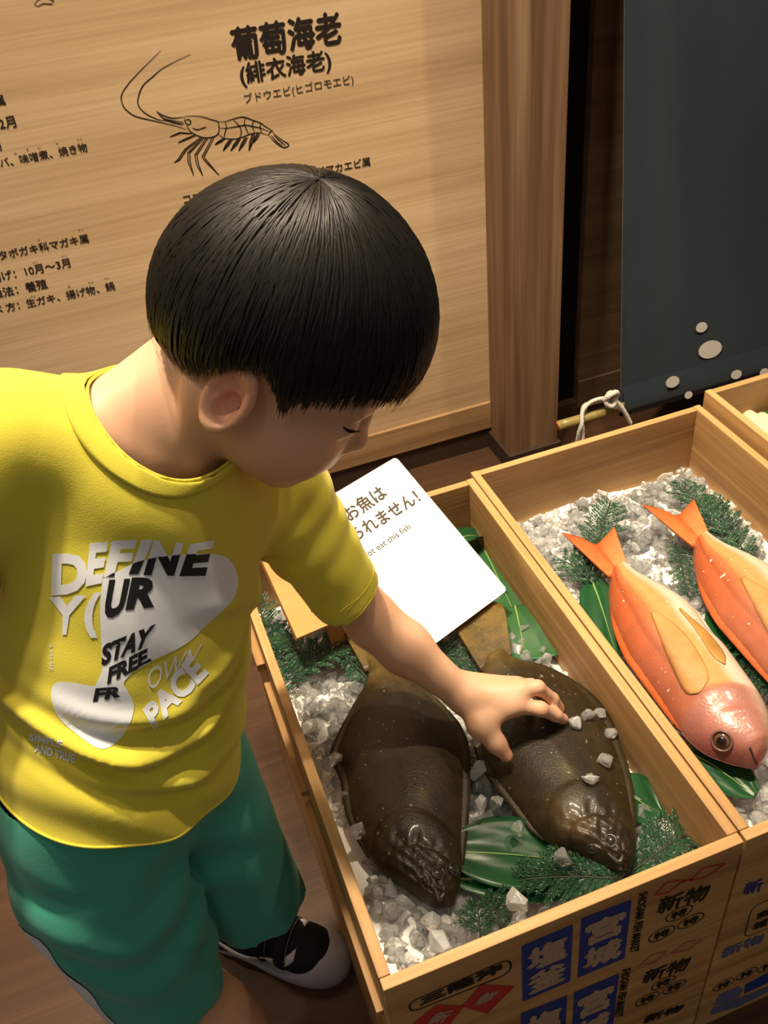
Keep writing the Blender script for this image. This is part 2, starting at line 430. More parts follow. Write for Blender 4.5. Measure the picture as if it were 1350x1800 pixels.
# ------------------------------------------------------------------ navy banner on a bamboo rod
ban = empty('hanging_banner', (1.3, 1.5, .12)); tag(ban, 'navy cloth banner with white dots hanging behind the wooden boxes', 'banner')
XB0, XB1, ZB0, ZB1 = .956, 1.72, .135, 1.75
def ban_y(x, z): return 1.45 + (z - ZB0) / (.917 - ZB0) * .10 + (.008 * math.sin(x * 17 + 1) + .003 * math.sin(x * 41 + z * 2)) * min(1, max(0, (z - .17) * 2.2))
NXb, NZb = 60, 50
vs_, fs = [], []
for side in (0, 1):
    for j in range(NZb + 1):
        for i in range(NXb + 1):
            x = XB0 + (XB1 - XB0) * i / NXb; z = ZB0 + (ZB1 - ZB0) * (j / NZb) ** 1.3
            vs_.append((x, ban_y(x, z) + side * .0025, z))
n1 = (NXb + 1) * (NZb + 1)
def bi(i, j, s): return s * n1 + j * (NXb + 1) + i
for j in range(NZb):
    for i in range(NXb):
        fs.append((bi(i, j, 0), bi(i + 1, j, 0), bi(i + 1, j + 1, 0), bi(i, j + 1, 0)))
        fs.append((bi(i, j, 1), bi(i, j + 1, 1), bi(i + 1, j + 1, 1), bi(i + 1, j, 1)))
for j in range(NZb):
    fs.append((bi(0, j, 0), bi(0, j + 1, 0), bi(0, j + 1, 1), bi(0, j, 1))); fs.append((bi(NXb, j, 0), bi(NXb, j, 1), bi(NXb, j + 1, 1), bi(NXb, j + 1, 0)))
for i in range(NXb):
    fs.append((bi(i, 0, 0), bi(i, 0, 1), bi(i + 1, 0, 1), bi(i + 1, 0, 0)))
mesh_obj('cloth', vs_, fs, 'noren_navy', ban)
# hem sleeve sewn round the rod
hp = []
for i in range(NXb + 1):
    x = XB0 + (XB1 - XB0) * i / NXb; y0 = ban_y(x, .17)
    hp += [(x, y0 - .002, .200), (x, y0 - .012, .172), (x, y0 - .0165, .150), (x, y0 - .012, .131), (x, y0 + .001, .125), (x, y0 + .013, .143), (x, y0 + .006, .17)]
hf = []
for i in range(NXb):
    for k in range(6): hf.append((i * 7 + k, i * 7 + k + 1, (i + 1) * 7 + k + 1, (i + 1) * 7 + k))
mesh_obj('hem_sleeve', hp, hf, 'noren_navy', ban)
for (x, y, rx, ry) in [(1233, 575, 10, 9), (1248, 614, 20.5, 15.5), (1182, 671, 12, 10), (1210, 694, 7, 6.5), (1294, 658, 9.5, 8), (1343, 655, 8, 8), (1330, 640, 0, 0)]:
    if not rx: continue
    for_y = 1.46
    for _ in range(4):
        c = py_(x, y, for_y); for_y = ban_y(c[0], c[2]) - (.0035 if c[2] > .20 else .0175)
    pts = []
    for k in range(28):
        th = 2 * math.pi * k / 28; q = py_(x + rx * math.cos(th), y + ry * math.sin(th) - 3 * math.cos(th) * rx / 15, for_y); pts.append(q)
    poly_obj('white_dot', pts, 'dot_white', ban, NW, .0008)
rod = empty('bamboo_rod', (1.0, 1.449, .145)); tag(rod, 'bamboo rod sticking out of the navy banner hem', 'rod')
ra, rb = V(.806, 1.4505, .1500), V(1.76, 1.4530, .1475)
P = [ra + (rb - ra) * t_ for t_ in np.linspace(0, 1, 40)]; rr = [.0104 + (.0014 if k in (13, 26) else 0) for k in range(40)]
tube_obj('cane', P, rr, 'bamboo', rod, 20)
tube_obj('cane_rim', [ra - V(.0008, 0, 0), ra + V(.001, 0, 0)], .0098, 'stand_wood', rod, 20)
rope = empty('rope_tie', (.9, 1.44, .12)); tag(rope, 'white twisted cord knotted round the bamboo rod', 'rope')
def rope_strand(name, pts, r=.0042):
    C_ = catmull(pts, 70); T = np.gradient(C_, axis=0); T /= np.linalg.norm(T, axis=1)[:, None]
    A = np.cross(T, V(0, 1, .3)); A /= np.linalg.norm(A, axis=1)[:, None]; B = np.cross(T, A)
    s = np.concatenate([[0], np.cumsum(np.linalg.norm(np.diff(C_, axis=0), axis=1))])
    vv, ff = [], []
    for k in range(3):
        ph = s / .012 * 2 * math.pi + k * 2 * math.pi / 3
        v, f = tube(C_ + r * .55 * (np.cos(ph)[:, None] * A + np.sin(ph)[:, None] * B), r * .62, 6)
        ff += [tuple(i + len(vv) for i in q) for q in f]; vv += v
    mesh_obj(name, vv, ff, 'rope_white', rope)
yr = 1.4505
rope_strand('cord', [(.842, yr - .012, .075), (.846, yr - .015, .125), (.852, yr - .016, .150), (.860, yr - .004, .172), (.880, yr, .186), (.905, yr - .004, .190), (.925, yr - .010, .182)])
rope_strand('cord', [(.856, yr - .014, .075), (.858, yr - .012, .120), (.868, yr + .010, .168), (.888, yr + .004, .180), (.915, yr - .006, .186)])
rope_strand('cord', [(.872, yr + .014, .085), (.868, yr + .014, .13), (.872, yr + .006, .17)])
rope_strand('cord', [(.925, yr - .014, .190), (.940, yr - .017, .170), (.955, yr - .018, .145), (.970, yr - .018, .115)], .0046)
rope_strand('knot', [(.905, yr - .012, .192), (.912, yr - .020, .204), (.928, yr - .018, .206), (.934, yr - .012, .190), (.920, yr - .020, .176), (.908, yr - .016, .186), (.918, yr - .010, .202), (.936, yr - .014, .196)], .0055)

# ------------------------------------------------------------------ wooden fish boxes
ZR = .439                                   # rim height
BT = .0115                                  # board thickness
def fish_box(label, x0, x1, y0, y1, ztop, zfloor):
    b = empty('wooden_box', ((x0 + x1) / 2, (y0 + y1) / 2, 0)); tag(b, label, 'box', 'pine boxes of iced fish')
    fb = box_obj('front_board', (x0 + .0005, y0, 0), (x1 - .0005, y0 + BT, ztop - .0012), 'pine', b, .0012)
    box_obj('back_board', (x0 + BT, y1 - BT, 0), (x1 - BT, y1, ztop - .001), 'pine', b, .0012)
    box_obj('side_board', (x0, y0 + BT, 0), (x0 + BT, y1, ztop), 'pine', b, .0012, 1)
    box_obj('side_board', (x1 - BT, y0 + BT, 0), (x1, y1, ztop), 'pine', b, .0012, 1)
    box_obj('bottom_board', (x0 + BT, y0 + BT, zfloor - .012), (x1 - BT, y1 - BT, zfloor), 'pine', b, .001)
    return b, fb
B1 = (.0525, .4270, .3755, 1.020); B2 = (.4290, .8240, .3755, 1.034); B3 = (.8320, 1.235, .3755, 1.036)
box1, front1 = fish_box('pine box of ice holding two dark flatfish, in front of the boy', *B1, ZR, .27)
box2, front2 = fish_box('pine box of ice holding two orange sea bream', *B2, ZR, .27)
box3, front3 = fish_box('pine box at the right edge holding pale seafood, taller than its neighbours', *B3, ZR + .022, .30)
for lo, hi in [((.0415, .835, .383), (.0525, 1.015, .396)), ((.0445, .655, .352), (.0525, .835, .362)), ((.0455, .40, .335), (.0525, .655, .344))]:
    box_obj('side_batten', lo, hi, 'pine', box1, .001, 1)

NF = V(0, -1, 0); YF = B1[2]
def fq(*pts): return [py_(*p, YF) for p in pts]      # photo pixels on the front plane
def front_text(s, bl, br, tr_, tl, mat, parent, bold=.02): return text_quad(s, fq(bl, br, tr_, tl), mat, parent, NF, bold, .0007)
def round_rect(c, n=6, r=.22):
    """rounded loop inside a 3D quad BL, BR, TR, TL"""
    out = []; c = [np.asarray(x) for x in c]
    for i in range(4):
        p, a, b = c[i], c[i - 1], c[(i + 1) % 4]
        s = r * min(np.linalg.norm(a - p), np.linalg.norm(b - p)); A = p + nrm(a - p) * s; B_ = p + nrm(b - p) * s
        for k in range(n + 1):
            t_ = k / n; out.append((1 - t_) ** 2 * A + 2 * t_ * (1 - t_) * p + t_ ** 2 * B_)
    return np.array(out)
# upper left: name in a rounded frame, then two joined red diamonds
q = fq((722, 1779), (898, 1709), (897, 1683), (718, 1762))
ribbon('stamp_frame', [round_rect(q, 5, .45)], .0018, 'stamp_black', front1, NF, .0007, closed=True)
front_text('三陸沖', (737, 1768), (884, 1706), (881, 1690), (735, 1756), 'stamp_black', front1, .05)
poly_obj('red_diamond', fq((812, 1768), (846, 1729), (905, 1733), (856, 1782)), 'stamp_red', front1, NF)
poly_obj('red_diamond', fq((724, 1800), (768, 1765), (816, 1767), (782, 1812)), 'stamp_red', front1, NF)
front_text('鮮', (829, 1768), (858, 1762), (880, 1738), (850, 1744), 'stamp_pale', front1, .04)
front_text('新', (748, 1800), (780, 1796), (800, 1772), (766, 1778), 'stamp_pale', front1, .04)
# blue blocks
def block(tl, tr_, br, bl, chars):
    q = fq(bl, br, tr_, tl); poly_obj('blue_block', round_rect(q, 2, .04), 'stamp_blue', front1, NF)
    f = lambda u, v: (1 - v) * ((1 - u) * q[3] + u * q[2]) + v * ((1 - u) * q[0] + u * q[1])
    for ch, v0, v1 in ((chars[0], .10, .50), (chars[1], .54, .92)):
        text_quad(ch, [f(.09, v1), f(.91, v1), f(.91, v0), f(.09, v0)], 'stamp_pale', front1, NF, .055, .0009)
block((916.6, 1662.5), (1007, 1624), (1002, 1724), (918.5, 1760), '塩釜')
block((1021.5, 1614), (1110, 1580.7), (1097.6, 1683.7), (1014.8, 1718.4), '宮城')
block((915, 1781), (996.5, 1749), (992, 1848), (917, 1880), '塩釜')
block((1009, 1744), (1088, 1710.6), (1076, 1812), (1003, 1845), '宮城')
front_text('SHIOGAMA FISH MARKET', (1123, 1569), (1106, 1675), (1122, 1671), (1139, 1565), 'stamp_black', front1, .03)
front_text('SHIOGAMA FISH MARKET', (1094, 1703), (1079, 1788), (1094, 1785), (1109, 1700), 'stamp_black', front1, .03)
front_text('新物', (1152, 1608), (1240, 1580), (1252, 1549), (1160, 1578), 'stamp_black', front1, .02)
front_text('新物', (1126, 1730), (1205, 1704), (1218, 1677), (1135, 1706), 'stamp_black', front1, .02)
def seal(x, y, rx, parent, ch='特', sy=.78, mat='stamp_black'):
    c = py_(x, y, YF); ring = [c + V(rx * math.cos(a), 0, rx * sy * math.sin(a)) for a in np.linspace(0, 2 * math.pi, 33)[:-1]]
    ribbon('seal_ring', [np.array(ring)], .0014, mat, parent, NF, .0007, closed=True)
    k = rx * .62; h = k * sy * 1.05
    text_quad(ch, [c + V(-k, 0, -h), c + V(k, 0, -h), c + V(k, 0, h), c + V(-k, 0, h)], mat, parent, NF, .03, .0007)
for x, y in ((1193.5, 1605), (1214, 1618), (1163, 1641)): seal(x, y, .0155, front1)
for x, y in ((1166, 1727), (1185, 1734), (1138, 1755)): seal(x, y, .0152, front1)
for pts, m in (([(1150, 1573), (1172, 1550), (1204, 1546), (1174, 1568)], 'stamp_red'), ([(1212, 1548), (1236, 1525), (1276, 1517), (1240, 1541)], 'stamp_red'),
               ([(1124, 1697), (1146, 1678), (1172, 1672), (1150, 1692)], 'stamp_red_faint'), ([(1180, 1676), (1206, 1656), (1236, 1650), (1208, 1670)], 'stamp_red_faint')):
    ribbon('red_mark', [round_rect(fq(*pts), 2, .1)], .0024, m, front1, NF, .0007, closed=True)
ribbon('red_mark', [np.array(fq((1196, 1550), (1206, 1547), (1216, 1545)))], .0030, 'stamp_red', front1, NF, .0007)
front_text('新物', (1128, 1800), (1196, 1776), (1206, 1762), (1136, 1784), 'stamp_black', front1, .03)
# second box
front_text('新', (1304, 1573), (1338, 1566), (1343, 1541), (1310, 1552), 'stamp_blue', front2, .02)
front_text('物', (1352, 1560), (1388, 1546), (1394, 1520), (1358, 1534), 'stamp_blue', front2, .02)
ribbon('stamp_frame', [round_rect(fq((1306, 1650), (1378, 1618), (1392, 1566), (1322, 1592)), 4, .3)], .0013, 'stamp_black', front2, NF, .0007, closed=True)
front_text('宮', (1327, 1617), (1352, 1606), (1357, 1594), (1331, 1605), 'stamp_black', front2, .03)
front_text('城', (1321, 1636), (1347, 1626), (1352, 1612), (1326, 1622), 'stamp_black', front2, .03)
front_text('新物', (1266, 1686), (1340, 1655), (1345, 1638), (1271, 1666), 'stamp_blue_faint', front2, .03)
for x, y in ((1272, 1730), (1312, 1711), (1350, 1697)): seal(x, y, .0145, front2, '特', .78)
for pts, m in (([(1254, 1768), (1264, 1748), (1298, 1733), (1306, 1738), (1298, 1752), (1276, 1762)], 'stamp_blue_faint'), ([(1308, 1746), (1310, 1730), (1352, 1708), (1370, 1700), (1370, 1718)], 'stamp_blue'),
               ([(1248, 1784), (1252, 1772), (1330, 1742), (1370, 1724), (1370, 1732), (1300, 1768)], 'stamp_blue_faint')):
    poly_obj('faded_print', fq(*pts), m, front2, NF)
# ================================================================== ICE
def hull_proto(n, seed, sq=(1, 1, 1)):
    r = np.random.default_rng(seed); P = r.normal(size=(n, 3)); P /= np.linalg.norm(P, axis=1)[:, None]
    P *= r.uniform(.72, 1.0, (n, 1)); P *= np.array(sq)
    bm = bmesh.new()
    for p in P: bm.verts.new(p)
    bmesh.ops.convex_hull(bm, input=bm.verts[:])
    loose = [v for v in bm.verts if not v.link_faces]; bmesh.ops.delete(bm, geom=loose, context='VERTS')
    bm.verts.index_update()
    v = np.array([x.co[:] for x in bm.verts]); f = [[x.index for x in q.verts] for q in bm.faces]; bm.free(); return v, f
PROT = [hull_proto(n, 30 + i, s) for i, (n, s) in enumerate([(12, (1, .8, .7)), (14, (1, .9, .8)), (10, (1.1, .7, .7)), (16, (.9, .9, .8)), (12, (1, 1, .55)), (18, (1, .85, .85)), (9, (1.2, .7, .6))])]
def rand_rot(r):
    q = r.normal(size=4); q /= np.linalg.norm(q); w, x, y, z = q
    return np.array([[1 - 2 * (y * y + z * z), 2 * (x * y - z * w), 2 * (x * z + y * w)], [2 * (x * y + z * w), 1 - 2 * (x * x + z * z), 2 * (y * z - x * w)], [2 * (x * z - y * w), 2 * (y * z + x * w), 1 - 2 * (x * x + y * y)]])
def smooth01(a, b, x): t_ = np.clip((x - a) / (b - a), 0, 1); return t_ * t_ * (3 - 2 * t_)
def ice1_z(x, y):
    u = (x - B1[0]) / (B1[1] - B1[0]); v = (y - B1[2]) / (B1[3] - B1[2])
    return .348 + .030 * (1 - smooth01(.05, .55, u)) * (1 - smooth01(.35, .95, v)) + .010 * (1 - smooth01(0, .3, v)) * (1 - u) - .020 * smooth01(.6, 1, v)
def ice2_z(x, y):
    return .335 + .010 * np.sin(x * 23) * np.sin(y * 19)
def ice3_z(x, y): return .33
def ice_bed(label, B, zf, n, seed, smin=.0075, smax=.0160):
    r = np.random.default_rng(seed); x0, x1, y0, y1 = B[0] + BT, B[1] - BT, B[2] + BT, B[3] - BT
    vv, ff = [], []; base = 0
    for k in range(n):
        s = r.uniform(smin, smax); m = s * .9
        x = r.uniform(x0 + m, x1 - m); y = r.uniform(y0 + m, y1 - m)
        z = float(zf(x, y)) + r.uniform(-.014, .004)
        v, f = PROT[k % len(PROT)]
        P = (v * s) @ rand_rot(r).T + (x, y, z)
        P[:, 0] = np.clip(P[:, 0], x0 + .0004, x1 - .0004); P[:, 1] = np.clip(P[:, 1], y0 + .0004, y1 - .0004)
        vv.append(P); ff += [tuple(i + base for i in q) for q in f]; base += len(v)
    o = mesh_obj('crushed_ice', np.vstack(vv), ff, 'ice', None, False)
    tag(o, label, 'ice', None, 'stuff')
    # packed ice below the loose top layer
    nx, ny = 24, 40; pv = []; pf = []
    for j in range(ny + 1):
        for i in range(nx + 1):
            x = x0 + (x1 - x0) * i / nx; y = y0 + (y1 - y0) * j / ny
            pv.append((x, y, float(zf(x, y)) - .013 + .003 * math.sin(i * 2.1 + j) * math.cos(j * 1.7)))
    for j in range(ny):
        for i in range(nx): a = j * (nx + 1) + i; pf.append((a, a + 1, a + nx + 2, a + nx + 1))
    mesh_obj('packed_ice', pv, pf, 'ice_base', o)
    return o
ice_bed('crushed clear ice filling the box under the two flatfish', B1, ice1_z, 2000, 1)
ice_bed('crushed white ice filling the box under the two sea bream', B2, ice2_z, 2000, 2)
ice_bed('crushed ice filling the box at the right edge', B3, ice3_z, 500, 3, .008, .013)

# ================================================================== FISH
def sec3(secs, z0):
    L = np.array([pz(*a, z0) for a, b in secs]); R_ = np.array([pz(*b, z0) for a, b in secs]); return L, R_
def loft_fish(name, L, R_, h, bot, colf, mat, parent, ns=90, nt=44, shrink=None):
    Ls, Rs = catmull(L, ns), catmull(R_, ns); vv, cc, ff = [], [], []
    s_ = np.linspace(0, 1, ns); t_ = np.sin(np.linspace(-1, 1, nt) * math.pi / 2)
    for i, s in enumerate(s_):
        c = (Ls[i] + Rs[i]) / 2; d = (Rs[i] - Ls[i]) / 2
        if shrink: d = d * shrink(s)
        for t in t_:
            vv.append(c + d * t + V(0, 0, h(s, t))); cc.append(colf(s, t))
    for i, s in enumerate(s_):
        c = (Ls[i] + Rs[i]) / 2; d = (Rs[i] - Ls[i]) / 2
        if shrink: d = d * shrink(s)
        for t in t_:
            vv.append(c + d * t - V(0, 0, bot * (1 - t * t) * math.sin(math.pi * min(1, max(0, s * .96 + .02))))); cc.append(colf(s, t))
    N = ns * nt
    for i in range(ns - 1):
        for j in range(nt - 1):
            a = i * nt + j; ff.append((a, a + nt, a + nt + 1, a + 1)); ff.append((N + a, N + a + 1, N + a + nt + 1, N + a + nt))
    for i in range(ns - 1):
        for j in (0, nt - 1):
            a = i * nt + j; q = (a, N + a, N + a + nt, a + nt); ff.append(q if j else q[::-1])
    for i in (0, ns - 1):
        for j in range(nt - 1):
            a = i * nt + j; q = (a, a + 1, N + a + 1, N + a); ff.append(q if i == 0 else q[::-1])
    o = mesh_obj(name, vv, orient_out(vv, ff), mat, parent)
    set_attr(o, 'tint', np.array(cc), True); return o
def orient_out(v, f):
    bm = bmesh.new(); bv = [bm.verts.new(tuple(x)) for x in v]
    for q in f:
        try: bm.faces.new([bv[i] for i in q])
        except ValueError: pass
    bmesh.ops.recalc_face_normals(bm, faces=bm.faces[:]); bm.verts.index_update()
    out = [tuple(x.index for x in q.verts) for q in bm.faces]; bm.free(); return out
def fan_fin(name, base, tip, z, colf, parent, mat='fin_skin', nr=26, nl=10, ridge=.0009, thick=.0016):
    """fin between a base polyline and a tip polyline (3D), with rays as ridges"""
    Bq, Tq = catmull(base, nr * 2), catmull(tip, nr * 2); vv, cc = [], []
    n = nr * 2
    for side in (1, -1):
        for i in range(n):
            for j in range(nl):
                u = j / (nl - 1); p = Bq[i] * (1 - u) + Tq[i] * u
                vv.append(p + V(0, 0, side * (thick * (1 - .75 * u)) + (ridge * (1 - u * .5) if (i % 2 and side > 0) else 0))); cc.append(colf(i / (n - 1), u))
    ff = []; N = n * nl
    for i in range(n - 1):
        for j in range(nl - 1):
            a = i * nl + j; ff.append((a, a + 1, a + nl + 1, a + nl)); ff.append((N + a, N + a + nl, N + a + nl + 1, N + a + 1))
    for i in range(n - 1):
        for j in (0, nl - 1): a = i * nl + j; ff.append((a, a + nl, N + a + nl, N + a))
    for j in range(nl - 1):
        for i in (0, n - 1): a = i * nl + j; ff.append((a, a + 1, N + a + 1, N + a))
    o = mesh_obj(name, vv, orient_out(vv, ff), mat, parent); set_attr(o, 'tint', np.array(cc), True); return o
def bvh_of(o):
    loc = Vector((0, 0, 0)); p = o
    while p is not None: loc += p.location; p = p.parent
    me = o.data
    return BVHTree.FromPolygons([v.co + loc for v in me.vertices], [tuple(q.vertices) for q in me.polygons])
def hit(bvh, x, y):
    d = ray(x, y); h_ = bvh.ray_cast(Vector(CAM), Vector(nrm(d)))
    return (np.array(h_[0]), np.array(h_[1])) if h_[0] is not None else (None, None)
def dome(name, c, n, r, flat, mat, parent, seg=20):
    bm = bmesh.new(); bmesh.ops.create_uvsphere(bm, u_segments=seg, v_segments=12, radius=r)
    bmesh.ops.scale(bm, vec=(1, 1, flat), verts=bm.verts)
    q = Vector(n).to_track_quat('Z', 'Y'); bmesh.ops.rotate(bm, cent=(0, 0, 0), matrix=q.to_matrix(), verts=bm.verts)
    return bm_obj(name, bm, mat, parent, True, c)
def ring_obj(name, c, n, R_, r, mat, parent, sx=1.0, ax=None):
    n = nrm(n); a = nrm(np.cross(n, V(.3, 1, .2))) if ax is None else nrm(ax - n * (np.asarray(ax) @ n)); b = np.cross(n, a)
    return tube_obj(name, [np.asarray(c) + R_ * (math.cos(t) * a * sx + math.sin(t) * b) for t in np.linspace(0, 2 * math.pi, 25)[:-1]], r, mat, parent, 8, True)

def sm(a, b, x):
    t_ = min(1.0, max(0.0, (x - a) / (b - a))); return t_ * t_ * (3 - 2 * t_)
def flounder(label, secs, tail, z0, H, gold, eyes, mouth):
    L, R_ = sec3(secs, z0); c0 = (L.mean(0) + R_.mean(0)) / 2
    root = empty('flatfish', (c0[0], c0[1], z0)); tag(root, label, 'fish', 'dark flatfish on ice')
    def h(s, t):
        prof = (.16 + .84 * math.sin(math.pi * min(1, .05 + s * .67)) ** .9) * min(1, .25 + s / .05) * min(1, (1.02 - s) / .16) ** .5
        z = H * prof * max(0, 1 - t * t) ** (.85 - .30 * sm(.5, .75, s))
        e1 = .560 + .085 * t * t - .02 * t; e2 = .670 + .07 * t * t - .01 * t
        z += .0050 * sm(e1 - .003, e1 + .006, s) * (1 - sm(e1 + .03, e1 + .12, s)) * (1 - t ** 4)
        z += .0055 * sm(e2 - .003, e2 + .006, s) * (1 - sm(e2 + .015, e2 + .10, s)) * (1 - t ** 4)
        z += .0007 * (math.sin(s * 83 + t * 9 + 2 * math.sin(t * 7)) + math.sin(t * 17 - s * 47 + 1.5 * math.sin(s * 31)) + .7 * math.sin(t * 29 + s * 101)) * sm(.58, .66, s) * (1 - t ** 2)
        z += .0007 * math.exp(-(t + .05 - .12 * sm(.35, .55, s)) ** 2 / .0035) * (1 - sm(.50, .56, s))     # lateral line
        z -= .0055 * math.exp(-((s - .985) / .02) ** 2 - ((t - mouth) / .35) ** 2)
        return z
    def colf(s, t):
        c = V(.022, .0145, .0065); c = c + V(.012, .008, .0015) * abs(t) ** 3
        c = c + V(.085, .054, .010) * (1 - sm(.0, .24, s))
        if gold: c = c + V(.085, .055, .018) * math.exp(-((s - .66) / .07) ** 2 - ((t + .40) / .30) ** 2)
        c = c + V(.05, .04, .014) * math.exp(-((s - .525) / .022) ** 2 - ((t - (.32 if not gold else -.02)) / .11) ** 2)
        return c
    sh = lambda s: .90 + .10 * sm(.58, .74, s) + .08 * (1 - sm(.0, .12, s))
    body = loft_fish('body', L, R_, h, .010, colf, 'flounder_skin', root, 150, 60, sh)
    Ls, Rs = catmull(L, 90), catmull(R_, 90)
    fcol = lambda i, u: V(.022, .016, .008) * (1 - u) + V(.030, .022, .008) * u
    i0, i1 = 8, 62
    for A, B_ in ((Ls, Rs), (Rs, Ls)):
        c = (A + B_) / 2; k = np.linspace(0, 1, i1 - i0)[:, None]
        base = c[i0:i1] + (A[i0:i1] - c[i0:i1]) * .74 + V(0, 0, .0012); wav = (np.arange(i1 - i0) % 3 == 0)[:, None] * .004
        tip = c[i0:i1] + (A[i0:i1] - c[i0:i1]) * (1.0 + wav) + V(0, 0, -.001)
        fan_fin('fringe_fin', base[::2], tip[::2], z0, fcol, root, 'fin_skin', 46, 5, .0007, .0014)
    base, tip = [[pz(*p, z0 + dz) for p in q] for q, dz in zip(tail[:2], (-.0010, tail[2]))]
    fan_fin('tail_fin', base, tip, z0, lambda i, u: V(.070, .043, .012) * (1 - u) + V(.155, .098, .012) * u, root, 'flounder_skin', 12, 12, .0010, .0028)
    bv = bvh_of(body)
    for (x, y, r) in eyes:
        p, n = hit(bv, x, y)
        if p is None: continue
        e = dome('eye', p - n * r * .35, n, r, .8, 'flounder_eye', root); ring_obj('eye_ring', p + n * r * .05, n, r * 1.0, r * .22, 'flounder_eye_ring', e)
    # jaw
    p, n = hit(bv, *( (774, 1578) if not gold else (1090, 1512)))
    if p is not None:
        q1, _ = hit(bv, *((764, 1560) if not gold else (1068, 1500))); q2, _ = hit(bv, *((786, 1556) if not gold else (1097, 1488)))
        if q1 is not None and q2 is not None:
            tube_obj('lip', catmull([q1, p + n * .002, q2], 16), [.0012 + .0014 * math.sin(math.pi * k / 15) for k in range(16)], 'flounder_eye_ring', root, 8)
    return root, body
secs1 = [((634, 1150), (672, 1138)), ((646, 1189), (696, 1176)), ((618, 1243), (747, 1210)), ((592, 1292), (799, 1259)), ((580, 1328), (823, 1305)), ((597, 1370), (827, 1360)),
         ((607, 1430), (824, 1440)), ((633, 1487), (818, 1500)), ((668, 1534), (811, 1540)), ((712, 1564), (804, 1568)), ((746, 1588), (799, 1588)), ((764, 1597), (792, 1596))]
fl1, fl1_body = flounder('dark brown flatfish beside the left wall of its box, nearest the boy', secs1, ([(642, 1182), (664, 1176), (692, 1166)], [(596, 1098), (630, 1070), (690, 1066)], .006), .388, .024, False, [(770, 1534, .0062), (797, 1528, .0060)], -.1)
secs2 = [((851, 1152), (888, 1136)), ((846, 1180), (906, 1156)), ((838, 1215), (966, 1172)), ((831, 1260), (1030, 1210)), ((832, 1310), (1070, 1254)), ((850, 1357), (1092, 1308)),
         ((893, 1414), (1110, 1368)), ((934, 1461), (1117, 1430)), ((985, 1495), (1119, 1475)), ((1035, 1513), (1117, 1505)), ((1070, 1526), (1111, 1522)), ((1086, 1531), (1103, 1530))]
fl2, fl2_body = flounder('brown flatfish with golden cheek under the boy\'s outstretched hand', secs2, ([(846, 1182), (872, 1170), (900, 1156)], [(795, 1096), (812, 1068), (845, 1060), (878, 1061), (888, 1074)], .012), .378, .027, True, [(1073, 1478, .0060), (1040, 1492, .0045)], .1)

